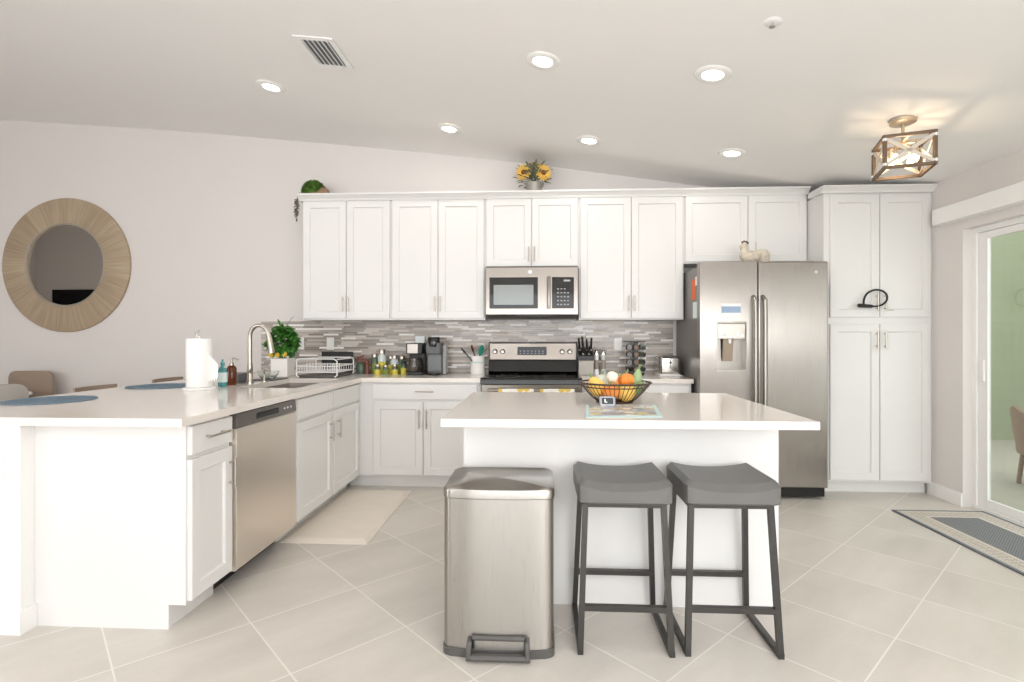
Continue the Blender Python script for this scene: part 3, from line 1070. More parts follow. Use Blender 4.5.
for k in range(9):
    a = k * 0.7
    m.tube([(px + 0.02 * math.cos(a), py + 0.02 * math.sin(a), 1.05), (px + 0.04 * math.cos(a), py + 0.04 * math.sin(a), 1.15), (px + 0.07 * math.cos(a), py + 0.07 * math.sin(a), 1.25)], 0.003, 6)
m.tube([(px, py, 1.06), (px + 0.02, py, 1.25), (px + 0.045, py, 1.36)], 0.003, 6)
m.build('stem', M_LEAFD, t)
m = MB()
for dx, dz in ((-0.06, 1.103), (0.055, 1.108), (-0.005, 1.10)):
    m.ball((px + dx, py - 0.085, dz), 0.021, 0.019, 0.024, 14, 10)
m.build('lemon', M_LEMON, t, True)

# dish rack
t = thing('dish_rack', (-1.83, 4.50, 0.914), 'white wire dish rack on the corner of the worktop', 'dish rack')
rx0, rx1, ry0, ry1 = -2.005, -1.665, 4.33, 4.72
zr = 0.914
m = MB()
for yy in (ry0, ry1):
    m.tube([(rx0 + .02, yy, zr + .006), (rx0, yy, zr + .02), (rx0, yy, zr + .135), (rx0 + .02, yy, zr + .155), (rx1 - .025, yy, zr + .155), (rx1, yy, zr + .135), (rx1, yy, zr + .02), (rx1 - .02, yy, zr + .006)], 0.0055, 8)
for xx in (rx0, rx1):
    for zz in (.05, .10, .155):
        m.tube([(xx, ry0, zr + zz - 0.004), (xx, ry1, zr + zz - 0.004)], 0.0045, 8)
for yy in (ry0, ry1):
    for zz in (.045, .095):
        m.tube([(rx0, yy, zr + zz), (rx1, yy, zr + zz)], 0.004, 8)
m.build('frame', M_WHITEPL, t, True)
m = MB()
for k in range(15):
    xx = rx0 + 0.02 + k * (rx1 - rx0 - 0.04) / 14
    m.tube([(xx, ry0 + 0.002, zr + .095), (xx, ry0 + 0.012, zr + .045), (xx, ry1 - 0.012, zr + .045), (xx, ry1 - 0.002, zr + .095)], 0.0025, 6)
for k in range(12):
    xx = rx0 + 0.03 + k * (rx1 - rx0 - 0.06) / 11
    m.tube([(xx, 4.45, zr + .045), (xx, 4.45, zr + .115), (xx, 4.47, zr + .115), (xx, 4.47, zr + .045)], 0.0025, 6)
m.build('wire_grid', M_WHITEPL, t, True)
m = MB(); m.box(rx0 + .01, rx1 - .01, ry0 + .005, ry1 - .005, zr + 0.0005, zr + 0.02, 0.004); m.build('drip_tray', M_DGREY, t)
m = MB()
m.box(-1.965, -1.675, 4.735, 4.752, zr + 0.0005, zr + 0.205, 0.006)
tag(m.build('baking_tray', M_BLACK, None, at=(-1.82, 4.745, zr)), 'black baking tray leaning upright behind the white dish rack', 'tray')

# red and dark green pieces left of the jars
t = thing('flower_jar', (-1.63, 4.82, 0.914), 'green glass jar of red flowers just right of the dish rack', 'jar')
MB().lathe([(0, 0), (0.035, 0), (0.045, 0.02), (0.045, 0.07), (0.03, 0.095), (0.034, 0.105), (0.030, 0.105), (0, 0.09)], (-1.63, 4.82, 0.914), 24).build('jar', M_GREENGL, t, True)
m = MB()
for dx, dy, dz in ((-0.03, 0, 0.13), (0.0, -0.02, 0.15), (0.035, 0.0, 0.128), (0.01, 0.02, 0.16), (0.045, -0.02, 0.105)):
    for k in range(8):
        a = k * PI / 4
        m.leaf((-1.63 + dx, 4.82 + dy, 0.914 + dz), (math.cos(a), math.sin(a) * 0.8 - 0.2, 0.5), 0.024, 0.018, fold=0.4)
    m.tube([(-1.63 + dx * .3, 4.82, 0.99), (-1.63 + dx, 4.82 + dy, 0.914 + dz)], 0.002, 6)
m.build('flowers', M_RED, t)
t = thing('pepper_mill', (-1.560, 4.78, 0.914), 'small dark red wooden pepper mill next to the red flowers', 'pepper mill')
MB().lathe([(0, 0), (0.026, 0), (0.026, 0.015), (0.017, 0.04), (0.022, 0.075), (0.016, 0.09), (0.024, 0.105), (0.02, 0.125), (0, 0.13)], (-1.560, 4.78, 0.914), 20).build('body', mat('red_brown_wood', (112, 62, 50), 0.4, noise=0.15), t, True)
MB().lathe([(0, 0.13), (0.006, 0.13), (0.008, 0.137), (0, 0.142)], (-1.560, 4.78, 0.914), 12).build('knob', M_NICKEL, t, True)

# glass jars of green and yellow preserves along the splashback
jars = [(-1.517, 4.86, .185, .034, 'g'), (-1.442, 4.84, .225, .038, 'c'), (-1.368, 4.87, .165, .034, 'y'), (-1.325, 4.84, .17, .036, 'c'),
        (-1.262, 4.86, .165, .036, 'g'), (-1.225, 4.78, .115, .028, 'y'), (-1.46, 4.76, .09, .028, 'y'), (-1.385, 4.76, .085, .028, 'g'), (-1.30, 4.76, .09, .028, 'y')]
jl = ['tall green-filled glass jar at the pepper mill end of the jar row', 'tallest glass jar with a silver cap in the row of preserves',
      'yellow-filled jar in the back row, just right of the tallest jar', 'pale-topped jar at the middle of the back row of preserves',
      'green-filled jar in the back row nearest the drip coffee maker', 'small yellow jar with black lid touching the drip coffee maker',
      'small front-row yellow jar standing before the tallest jar', 'small front-row green jar at the middle of the jar row',
      'small front-row yellow jar before the pale-topped jar']
M_PICKG = mat('green_preserve', (128, 142, 70), 0.4, noise=0.4, nscale=70)
M_PICKY = mat('yellow_preserve', (214, 200, 84), 0.4, noise=0.35, nscale=70)
M_PALEJ = mat('frosted_jar_top', (206, 214, 214), 0.3, noise=0.08, nscale=20)
for (jx, jy, jh, jr, kd), lb in zip(jars, jl):
    t = thing('preserve_jar', (jx, jy, 0.914), lb, 'jar', 'glass jars of preserves by the splashback')
    hb = jh * 0.80
    fill = {'g': M_PICKG, 'y': M_PICKY, 'c': M_PICKY}[kd]
    MB().lathe([(0, 0), (jr - .003, 0), (jr, 0.004), (jr, hb * 0.62), (0, hb * 0.62)], (jx, jy, 0.914), 22).build('preserves', fill, t, True)
    MB().lathe([(jr, hb * 0.62), (jr, hb * 0.84), (jr * 0.72, hb * 0.98), (jr * 0.72, hb), (0, hb)], (jx, jy, 0.914), 22).build('jar', M_PALEJ if kd == 'c' else M_GREENGL, t, True)
    MB().lathe([(0, hb), (jr * 0.80, hb), (jr * 0.82, hb + 0.003), (jr * 0.82, jh - 0.003), (jr * 0.76, jh), (0, jh)], (jx, jy, 0.914), 22).build('lid', M_BLACK if 'black' in lb else M_NICKEL, t, True)

# drip coffee maker
kx, ky = -1.105, 4.76
t = thing('coffee_maker', (kx, ky, 0.914), 'black and steel drip coffee maker with a glass carafe', 'coffee maker')
m = MB()
m.box(kx - .070, kx + .070, ky - .10, ky + .10, .9145, .945, .006)
m.box(kx - .070, kx + .070, ky + .02, ky + .10, .945, 1.14, .006)
m.box(kx - .070, kx + .070, ky - .10, ky + .10, 1.10, 1.195, .008)
m.build('body', M_BLACK, t)
m = MB(); m.box(kx - .060, kx + .036, ky - .106, ky - .099, 1.105, 1.19, .003); m.build('steel_panel', M_STEEL, t)
m = MB(); m.lathe([(0, 0.002), (0.055, 0), (0.064, 0.012), (0.066, 0.06), (0.05, 0.10), (0.052, 0.118), (0.048, 0.118), (0.044, 0.10), (0, 0.10)], (kx - .01, ky - .045, .946), 28); m.build('carafe', mat('smoky_glass', (70, 62, 56), 0.06, noise=0.05, spec=0.9), t, True)
m = MB(); m.tube([(kx + .03, ky - .09, 1.05), (kx + .05, ky - .12, 1.05), (kx + .055, ky - .125, .99), (kx + .04, ky - .105, .965)], .007, 8); m.build('carafe_handle', M_BLACK, t, True)
m = MB(); m.box(kx - .02, kx + .066, ky + .03, ky + .09, 1.196, 1.26, .004); m.build('water_tank', M_PALEJ, t)

# single serve brewer
kx, ky = -0.93, 4.75
t = thing('coffee_brewer', (kx, ky, 0.914), 'slim graphite single-serve coffee brewer right of the drip coffee maker', 'coffee maker')
m = MB()
m.box(kx - .068, kx + .058, ky - .02, ky + .11, .9145, 1.20, .012)
m.box(kx - .068, kx + .058, ky - .10, ky + .05, 1.10, 1.20, .01)
m.build('body', M_GREYBR, t)
m = MB()
m.lathe([(0, 0), (0.054, 0), (0.056, 0.006), (0.056, 0.075), (0.05, 0.085), (0, 0.085)], (kx - .005, ky - .055, 1.165), 28)
m.build('brew_head', M_BLACKG, t, True)
m = MB(); m.lathe([(0, 0), (0.05, 0), (0.056, 0.006), (0.056, 0.02), (0, 0.022)], (kx - .005, ky - .05, .9145), 28); m.build('drip_tray', M_BLACK, t, True)
m = MB(); m.box(kx + .0585, kx + .094, ky + .0, ky + .10, .9145, 1.18, .01); m.build('water_tank', mat('smoked_tank', (150, 150, 148), 0.15, noise=0.05), t)
m = MB(); m.box(kx - .066, kx + .056, ky - .0245, ky - .0205, .95, 1.095, .002); m.build('front_panel', mat('brewer_panel', (108, 110, 112), 0.4, 0.3, noise=0.05), t)

# utensil crock
kx, ky = -0.565, 4.84
t = thing('utensil_crock', (kx, ky, 0.914), 'white ceramic crock holding utensils left of the range', 'crock')
m = MB(); m.lathe([(0, 0.004), (0, 0), (0.062, 0), (0.066, 0.006), (0.066, 0.155), (0.069, 0.165), (0.063, 0.165), (0.060, 0.155), (0.060, 0.012), (0, 0.012)], (kx, ky, 0.9145), 32)
m.build('pot', M_CERW, t, True)
m = MB(); m.lathe([(0.0662, 0.10), (0.0668, 0.102), (0.0668, 0.112), (0.0662, 0.114)], (kx, ky, 0.9145), 32); m.build('band', M_AQUA, t, True)


def utensil(name, label, p0, p1, kind, material, head_mat=None):
    p0, p1 = Vector(p0), Vector(p1)
    d = (p1 - p0).normalized()
    tt = thing(name, p0, label, 'utensil', 'utensils in the white crock')
    MB().tube([p0, p0 + (p1 - p0) * .5, p1], 0.006, 8).build('shaft', material, tt, True)
    mm = MB()
    rot = d.to_track_quat('Z', 'Y').to_matrix()
    if kind == 'spoon':
        mm.ball(p1 + d * 0.028, 0.026, 0.009, 0.038, 16, 10, rot)
    elif kind == 'spatula':
        mm.ball(p1 + d * 0.03, 0.036, 0.006, 0.052, 18, 10, rot)
    else:
        mm.ball(p1 + d * 0.015, 0.011, 0.010, 0.04, 12, 8, rot)
    mm.build('head' if kind != 'grip' else 'grip', head_mat or material, tt, True)


zc_ = 0.935
utensil('spatula', 'teal silicone spatula leaning right in the white crock', (kx, ky - .01, zc_), (kx + .03, ky - .03, 1.10), 'spatula', M_TEALS)
utensil('wooden_spoon', 'brown wooden spoon standing upright in the white crock', (kx + .02, ky + .01, zc_), (kx - .035, ky - .02, 1.12), 'spoon', M_WOODSP)
utensil('kitchen_tongs', 'black-handled utensil leaning far left out of the crock', (kx + .04, ky - .045, zc_), (kx - .11, ky - .048, 1.113), 'grip', M_BLACK)
utensil('ladle', 'grey ladle at the range side of the white crock', (kx - .02, ky + .02, zc_), (kx + .06, ky + .02, 1.12), 'spoon', M_NICKEL, M_GREYFAB)

# ------------------------------------------------------------------ range
t = thing('range', (-0.07, 4.6, 0), 'stainless steel electric range with black glass cooktop', 'range')
MB().box(-0.478, 0.334, 4.34, 4.975, 0.06, 0.893).build('body', M_DGREY, t)
m = MB(); m.prism([(4.318, 0.872), (4.335, 0.868), (4.34, 0.893), (4.95, 0.893), (4.95, 0.921), (4.34, 0.921), (4.322, 0.905)], 'X', -0.481, 0.337); m.build('cooktop', M_BLACKG, t, True)
m = MB()
for a, b, r_ in ((-.27, 4.50, .10), (.13, 4.50, .085), (-.27, 4.75, .075), (.13, 4.75, .10)):
    m.lathe([(r_ - .003, .9212), (r_, .9216), (r_ + .003, .9212)], (a, b, 0), 40)
m.build('burner_ring', M_DGREY, t, True)
m = MB()
m.prism([(4.905, 0.921), (4.875, 0.938), (4.905, 1.035), (4.90, 1.04), (4.92, 1.195), (4.93, 1.202), (4.98, 1.202), (4.98, 0.921)], 'X', -0.470, 0.338)
bgd = m.build('backguard', M_BLACKG, t)
m = MB()
m.prism([(4.899, 1.042), (4.894, 1.046), (4.913, 1.190), (4.921, 1.197), (4.932, 1.1985), (4.925, 1.15)], 'X', -0.457, 0.325)
m.build('control_panel', M_STEEL, t)
m = MB(); m.box(-.205, .06, 4.889, 4.906, 1.085, 1.16, .004, rot=(-0.13, 'X', (0, 4.9, 1.12))); dp = m.build('display', M_LCD, t)
m = MB()
for r_ in range(2):
    for k in range(7):
        m.box(-.185 + k * .034, -.17 + k * .034, 4.8885, 4.893, 1.095 + r_ * .022, 1.103 + r_ * .022, rot=(-0.13, 'X', (0, 4.9, 1.12)))
m.build('button', mat('button_grey', (150, 152, 156), 0.4), dp)
for xx in (-.41, -.34, .20, .27):
    m = MB(); m.lathe([(0, -.03), (.014, -.03), (.018, -.024), (.021, -.004), (.024, 0), (0, 0)], (xx, 4.905, 1.115), 24, axis='Y')
    m.build('knob', M_STEEL, t, True)
m = MB(); m.box(-.474, .330, 4.312, 4.34, .20, .866, .006); dr = m.build('oven_door', M_STEEL, t)
m = MB(); m.box(-.36, .216, 4.306, 4.3125, .36, .70, .002); m.build('window', M_BLACKG, dr)
m = MB(); m.tube([(-.42, 4.262, .822), (.276, 4.262, .822)], .013, 12)
for xx in (-.40, .256):
    m.tube([(xx, 4.262, .822), (xx, 4.314, .822)], .010, 10)
m.build('handle', M_STEEL, dr, True)
m = MB(); m.box(-.474, .330, 4.318, 4.34, .065, .19, .006); m.build('drawer', M_STEEL, t)
# printed towels over the oven handle
g = NT('lemon_print_towel', 0.9)
x, y, z, p = g.xyz('Object')
vo = g.n('ShaderNodeTexVoronoi'); vo.inputs['Scale'].default_value = 16
g.t.links.new(p, vo.inputs[0])
spot = g.math('LESS_THAN', vo.outputs['Distance'], 0.42)
leafn = g.math('GREATER_THAN', g.noise(p, 26, 2), 0.64)
g.color(g.mix(leafn, g.mix(spot, C((240, 238, 232)), C((222, 190, 96))), C((150, 156, 140))))
for (a, b), lb in zip(((-.33, -.05), (.0, .27)), ('white lemon-print towel over the left half of the oven handle', 'yellow-patterned towel over the right half of the oven handle')):
    m = MB()
    ptl = [(4.279, .50), (4.279, .82), (4.274, .834), (4.262, .839), (4.250, .834), (4.245, .82), (4.243, .46)]
    inner = [(y_ + (0.0025 if y_ < 4.262 else -0.0025), z_ - (0.003 if z_ > .83 else 0)) for y_, z_ in reversed(ptl)]
    m.prism(ptl + inner, 'X', a, b)
    tag(m.build('dish_towel', g.m, None, True, at=((a + b) / 2, 4.262, .47)), lb, 'towel', 'printed towels on the oven handle')

# ------------------------------------------------------------------ microwave
t = thing('microwave', (-.07, 4.78, 1.412), 'stainless over-the-range microwave hung under the short wall cabinet', 'microwave')
MY = 4.56
MB().box(-.462, .322, MY + .03, WB - .011, 1.425, 1.8525).build('body', M_DGREY, t)
m = MB(); m.box(-.464, .324, MY, MY + .03, 1.437, 1.845, .006); fr = m.build('door', M_STEEL, t)
m = MB(); m.box(-.43, -.018, MY - .004, MY + .001, 1.492, 1.757, .003); fw = m.build('door_glass', M_BLACKG, fr)
m = MB(); m.box(-.395, -.055, MY - .0065, MY - .0035, 1.523, 1.693, .002); m.build('window', M_MWIN, fw)
m = MB(); m.box(.102, .264 + .022, MY - .004, MY + .001, 1.492, 1.757, .003); cp = m.build('control_panel', M_BLACKG, fr)
m = MB()
for r_ in range(5):
    for k in range(4):
        if r_ == 4 and k == 3:
            continue
        m.box(.145 + k * .028, .16 + k * .028, MY - .0055, MY - .0035, 1.52 + r_ * .033, 1.53 + r_ * .033)
m.box(.20, .255, MY - .0055, MY - .0035, 1.72, 1.735)
m.build('button', mat('key_grey', (172, 174, 174), 0.4), cp)
m = MB(); m.tube([(.075, MY - .03, 1.49), (.075, MY - .036, 1.55), (.075, MY - .036, 1.70), (.075, MY - .03, 1.76)], .013, 12)
for zz in (1.505, 1.745):
    m.tube([(.075, MY - .032, zz), (.075, MY + .002, zz)], .010, 10)
m.build('handle', M_STEEL, fr, True)
m = MB(); m.lathe([(0, -.004), (.017, -.004), (.019, 0), (0, 0)], (-.085, MY, 1.802), 24, axis='Y'); m.build('badge', M_CHROME, fr, True)
m = MB(); m.prism([(MY + .005, 1.437), (MY + .06, 1.412), (WB - .02, 1.412), (WB - .02, 1.437)], 'X', -.455, .315); m.build('vent_base', M_DGREY, t)
m = MB(); m.box(-.20, .10, MY + .012, MY + .022, 1.425, 1.436); m.build('vent_slot', M_BLACK, t)

# ------------------------------------------------------------------ refrigerator
t = thing('refrigerator', (1.72, 4.6, 0), 'stainless steel side by side refrigerator with an ice and water dispenser', 'refrigerator')
RY = 4.22
RX0, RX1, RXM = 1.235, 2.197, 1.672
MB().box(RX0 + .006, RX1 - .006, RY + .085, 4.97, .03, 1.805, .006).build('body', M_FRIDGESIDE, t)
for nm, a, b in (('freezer_door', RX0, RXM - .005), ('fridge_door', RXM + .005, RX1)):
    m = MB()
    if nm == 'freezer_door':
        # door with the dispenser recess cut in
        dx0, dx1, dz0, dz1 = 1.364, 1.589, .985, 1.37
        m.slab([a, dx0, dx1, b], [0.095, dz0, dz1, 1.828], lambda i, j: not (i == 1 and j == 1), 0, .078)
        bmesh.ops.transform(m.b, verts=m.b.verts[:], matrix=Matrix(((1, 0, 0, 0), (0, 0, -1, RY + .078), (0, 1, 0, 0), (0, 0, 0, 1))))
    else:
        m.box(a, b, RY, RY + .078, .095, 1.828, .008, 3)
    d = m.build(nm, M_STEELF, t)
    if nm == 'freezer_door':
        fd = d
    hx = RXM - .036 if nm == 'freezer_door' else RXM + .036
    m = MB()
    m.tube([(hx, RY, .70), (hx, RY - .045, .73), (hx, RY - .05, .85), (hx, RY - .05, 1.42), (hx, RY - .045, 1.53), (hx, RY, 1.56)], .0165, 14)
    m.build('handle', M_STEELV, d, True)
    if nm == 'fridge_door':
        m = MB(); m.lathe([(0, -.003), (.014, -.003), (.016, 0), (0, 0)], (2.107, RY, 1.747), 24, axis='Y'); m.build('badge', M_CHROME, d, True)
# dispenser insert
m = MB()
m.box(1.364, 1.589, RY + .065, RY + .0775, .985, 1.37)
m.box(1.364, 1.372, RY + .002, RY + .065, .985, 1.37)
m.box(1.581, 1.589, RY + .002, RY + .065, .985, 1.37)
m.box(1.372, 1.581, RY - .004, RY + .065, .985, 1.0)
m.box(1.372, 1.581, RY - .003, RY + .065, 1.355, 1.37)
m.build('dispenser_niche', M_STEELV, fd)
m = MB(); m.box(1.3725, 1.5805, RY + .006, RY + .064, 1.235, 1.3545, .004); m.build('dispenser_panel', mat('silver_panel', (198, 192, 184), 0.3, 0.7, noise=0.05), fd)
m = MB()
for k in range(5):
    m.lathe([(0, -.003), (.012, -.003), (.014, 0), (0, 0)], (1.395 + k * .041, RY + .006, 1.262 + .008 * (k % 2)), 16, axis='Y')
m.build('dispenser_button', M_WHITEPL, fd, True)
m = MB(); m.box(1.42, 1.50, RY + .03, RY + .04, 1.06, 1.235, .003, rot=(0.12, 'X', (1.46, RY + .03, 1.235))); m.build('paddle', mat('taupe_paddle', (158, 142, 124), 0.4, noise=0.04), fd)
m = MB(); m.tube([(1.47, RY + .03, 1.235), (1.47, RY + .03, 1.20)], .012, 12); m.build('water_spout', M_WHITEPL, fd, True)
m = MB(); m.box(1.395, 1.545, RY - .0012, RY + .0005, 1.408, 1.508); st = m.build('paper_tag', M_WHITEPL, fd); st['label'] = 'blue and white paper tag above the dispenser'
m = MB(); m.box(1.397, 1.543, RY - .0018, RY - .001, 1.437, 1.486); m.build('printed_band', M_BLUEST, fd)
m = MB(); m.box(RX0 + .004, RX0 + .0065, RY + .145, RY + .24, 1.55, 1.715); m.build('sticker', M_ORANGE, t)['label'] = 'orange sticker on the grey side'
m = MB(); m.box(RX0 + .0042, RX0 + .0068, RY + .10, RY + .143, 1.66, 1.73); m.build('sticker', M_WHITEPL, t)['label'] = 'white sticker beside the orange one'
m = MB(); m.box(RX0 + .004, RX0 + .0065, RY + .105, RY + .21, 1.40, 1.53); m.build('sticker', M_LABELW, t)['label'] = 'pale label low on the grey side'
m = MB(); m.box(RX0 + .01, RX1 - .01, RY + .03, RY + .09, .02, .088, .003); m.build('toe_grille', M_BLACK, t)
m = MB()
for xx in (RX0 + .08, RX1 - .08):
    m.tube([(xx - .02, RY + .12, .022), (xx + .02, RY + .12, .022)], .022, 14)
    m.tube([(xx - .02, RY + .65, .022), (xx + .02, RY + .65, .022)], .022, 14)
m.build('roller', M_BLACK, t, True)

# rooster on top
t = thing('rooster_figurine', (1.70, 4.36, 1.806), 'speckled cream ceramic rooster standing on top of the refrigerator', 'figurine')
m = MB()
yy = 4.36
zb = 1.806
R3 = lambda a: Matrix.Rotation(a, 3, 'Y')
m.ball((1.668, yy, zb + .072), .070, .048, .056, 22, 14)
m.ball((1.628, yy, zb + .088), .042, .042, .058, 20, 12, R3(-0.2))
m.ball((1.624, yy, zb + .130), .030, .029, .048, 18, 12, R3(-0.15))
m.ball((1.622, yy, zb + .172), .024, .022, .025, 18, 12)
m.lathe([(0, 0), (.011, .004), (.007, .018), (0, .028)], (0, 0, 0), 10)
bk = [v for v in m.b.verts if v.co.length < .04]
bmesh.ops.transform(m.b, verts=bk, matrix=Matrix.Translation((1.602, yy, zb + .170)) @ Matrix.Rotation(-1.75, 4, 'Y'))
m.ball((1.722, yy, zb + .088), .040, .030, .040, 16, 10)
m.ball((1.772, yy, zb + .092), .050, .026, .050, 20, 12)
m.ball((1.786, yy, zb + .060), .034, .022, .044, 18, 10, R3(-0.2))
m.ball((1.745, yy, zb + .105), .030, .022, .036, 16, 10)
for sy_ in (-1, 1):
    m.ball((1.685, yy + sy_ * .040, zb + .080), .046, .014, .030, 18, 10, R3(0.25))
for px_ in (1.655, 1.690):
    m.tube([(px_, yy - .012, zb + .045), (px_, yy - .014, zb + .010)], .012, 10)
m.ball((1.672, yy, zb + .012), .052, .038, .014, 20, 10)
m.ball((1.768, yy, zb + .026), .042, .026, .024, 18, 10)
rb = m.build('body', M_BEIGEC, t, True)
rm = rb.modifiers.new('fuse', 'REMESH'); rm.mode = 'VOXEL'; rm.voxel_size = 0.004; rm.use_smooth_shade = True
sm = rb.modifiers.new('soft', 'SMOOTH'); sm.factor = 0.5; sm.iterations = 2
m = MB()
m.prism([(1.602, zb + .184), (1.600, zb + .206), (1.612, zb + .199), (1.618, zb + .214), (1.629, zb + .203), (1.640, zb + .211), (1.646, zb + .197), (1.660, zb + .196), (1.650, zb + .182), (1.63, zb + .188)], 'Y', yy - .005, yy + .005, .002)
m.build('comb', M_BROWN, t)
m = MB(); m.ball((1.600, yy, zb + .146), .008, .007, .018, 10, 8); m.build('wattle', M_BROWN, t, True)
m = MB(); m.tube([(1.716, yy + .01, zb + .11), (1.717, yy + .01, zb + .15), (1.715, yy + .01, zb + .205)], .006, 8, radii=[.008, .006, .005]); m.build('tail_plume', M_BEIGEC, t, True)

# ------------------------------------------------------------------ worktop right of the range
kx, ky = .405, 4.80
t = thing('knife_block', (kx, ky, .914), 'grey and black knife block full of knives right of the range', 'knife block')
m = MB(); m.box(kx - .066, kx + .066, ky - .06, ky + .07, .9145, 1.043, .004); m.build('base', M_GALV, t)
m = MB(); m.prism([(ky - .06, 1.043), (ky + .07, 1.043), (ky + .07, 1.15), (ky - .06, 1.085)], 'X', kx - .066, kx + .066, .003); m.build('slotted_top', M_BLACK, t)
kl = ['black-handled knife at the range end of the knife block', 'second black knife from the range end, upper row of the block', 'third black knife from the range end, upper row of the block',
      'black knife at the grinder end, upper row of the block', 'small black knife in the lower row nearest the range', 'small black knife in the lower row nearest the grinders']
for k, (dx, dy, zb0, L) in enumerate(((-.05, .045, 1.138, .12), (-.018, .045, 1.138, .135), (.018, .045, 1.138, .11), (.05, .045, 1.138, .12), (-.025, -.02, 1.105, .08), (.03, -.02, 1.105, .08))):
    o = thing('kitchen_knife', (kx + dx, ky + dy, zb0), kl[k], 'knife', 'black knives in the knife block')
    d = Vector((-.10 if k < 3 else .02, -.38, 1)).normalized()
    p0 = Vector((kx + dx, ky + dy, zb0 - .01))
    m = MB(); m.bar(p0, p0 + d * L, .018, .026, up=(0, 1, 0), bevel=.005); m.build('handle', M_BLACK, o, True)
    m = MB(); m.bar(p0 + d * .001, p0 + d * .012, .02, .028, up=(0, 1, 0), bevel=.002); m.build('bolster', M_NICKEL, o)
for k, (gx, gy, lb) in enumerate(((.502, 4.81, 'slender clear grinder beside the knife block'), (.565, 4.83, 'slender clear grinder nearer the spice carousel'))):
    t = thing('spice_grinder', (gx, gy, .914), lb, 'grinder', 'clear salt and pepper grinders')
    MB().lathe([(0, 0), (.023, 0), (.024, .004), (.024, .02), (.019, .03), (.019, .17), (.022, .178), (0, .178)], (gx, gy, .9145), 22).build('tube', M_PALEJ if k else M_WHITEPL, t, True)
    MB().lathe([(0, .178), (.022, .178), (.022, .20), (.015, .215), (.008, .222), (.011, .235), (0, .24)], (gx, gy, .9145), 22).build('cap', M_CHROME, t, True)
    MB().lathe([(0.0195, .05), (.0200, .052), (.0200, .13), (.0195, .132)], (gx, gy, .9145), 22).build('filling', mat('salt_pepper', (150, 142, 132), 0.7, noise=0.3, nscale=90), t, True)

# spice carousel
kx, ky = .845, 4.86
t = thing('spice_carousel', (kx, ky, .914), 'revolving spice rack tower with small jars, left of the toaster', 'spice rack')
MB().lathe([(0, 0), (.085, 0), (.088, .005), (.085, .014), (0, .014)], (kx, ky, .9145), 32).build('base', M_DGREY, t, True)
MB().box(kx - .030, kx + .030, ky - .030, ky + .030, .929, 1.205, .003).build('tower', M_DGREY, t)
MB().box(kx - .092, kx + .092, ky - .05, ky + .05, 1.205, 1.215, .004).build('top', M_DGREY, t)
m = MB()
for dx in (-.088, -.03, .03, .088):
    m.tube([(kx + dx, ky - .046, .925), (kx + dx, ky - .046, 1.206)], .0028, 8)
m.build('wire', M_CHROME, t, True)
cols = [('left', -.059, M_BLACK, M_WOODSP), ('middle', 0, M_WIRE, M_WOODSP), ('right', .059, M_BLACK, M_GOURDG)]
rows = ['bottom', 'second lowest', 'second highest', 'top']
for cn, dx, capm, fillm in cols:
    for r_ in range(4):
        zz = .966 + r_ * .064
        o = thing('spice_jar', (kx + dx, ky - .05, zz), 'small %s spice jar, %s row, %s column of the spice carousel' % ('black-capped' if capm is M_BLACK else 'bronze-capped', rows[r_], cn), 'spice jar', 'spice jars in the carousel')
        MB().lathe([(0, .012), (.020, .012), (.022, .008), (.022, -.032), (0, -.032)], (kx + dx, ky - .066, zz), 20, axis='Y').build('cap', M_BLACKG if capm is M_BLACK else capm, o, True)
        if dx:
            MB().lathe([(0, .0), (.0235, .0), (.0235, .07), (0, .07)], (kx + dx, ky - .052, zz), 20, axis='Y').build('jar', fillm, o, True)

# toaster
kx, ky = 1.115, 4.78
t = thing('toaster', (kx, ky, .914), 'small chrome toaster on the worktop beside the refrigerator', 'toaster')
m = MB(); m.box(kx - .085, kx + .085, ky - .11, ky + .11, .928, 1.085, .022, 4); m.build('body', mat('toaster_chrome', (214, 210, 204), 0.22, 1.0, noise=0.02), t, True)
m = MB(); m.box(kx - .088, kx + .088, ky - .113, ky + .113, .9145, .932, .006); m.build('base', M_WHITEPL, t)
m = MB()
ring = []
for a, b in ((-.075, .935), (-.075, 1.06), (-.06, 1.077), (.06, 1.077), (.075, 1.06), (.075, .935)):
    ring.append((kx + a, ky - .113, b))
m.tube(ring, .005, 8); m.build('trim', M_DGREY, t, True)
m = MB(); m.box(kx - .008, kx + .008, ky - .128, ky - .109, 1.02, 1.04, .003); m.box(kx - .0025, kx + .0025, ky - .1125, ky - .1095, .98, 1.06); m.build('lever', M_DGREY, t)
m = MB(); m.box(kx - .05, kx - .02, ky - .08, ky + .08, 1.0845, 1.0865); m.box(kx + .02, kx + .05, ky - .08, ky + .08, 1.0845, 1.0865); m.build('slot', M_BLACK, t)
m = MB()
cord = [(kx + .08, ky + .06, .93), (kx + .1, ky + .06, .922), (kx + .09, ky - .10, .9195), (kx + .10, ky - .14, .9195), (kx + .095, ky - .02, .9195)]
m.tube(cord, .004, 8); m.build('cord', M_WHITEPL, t, True)

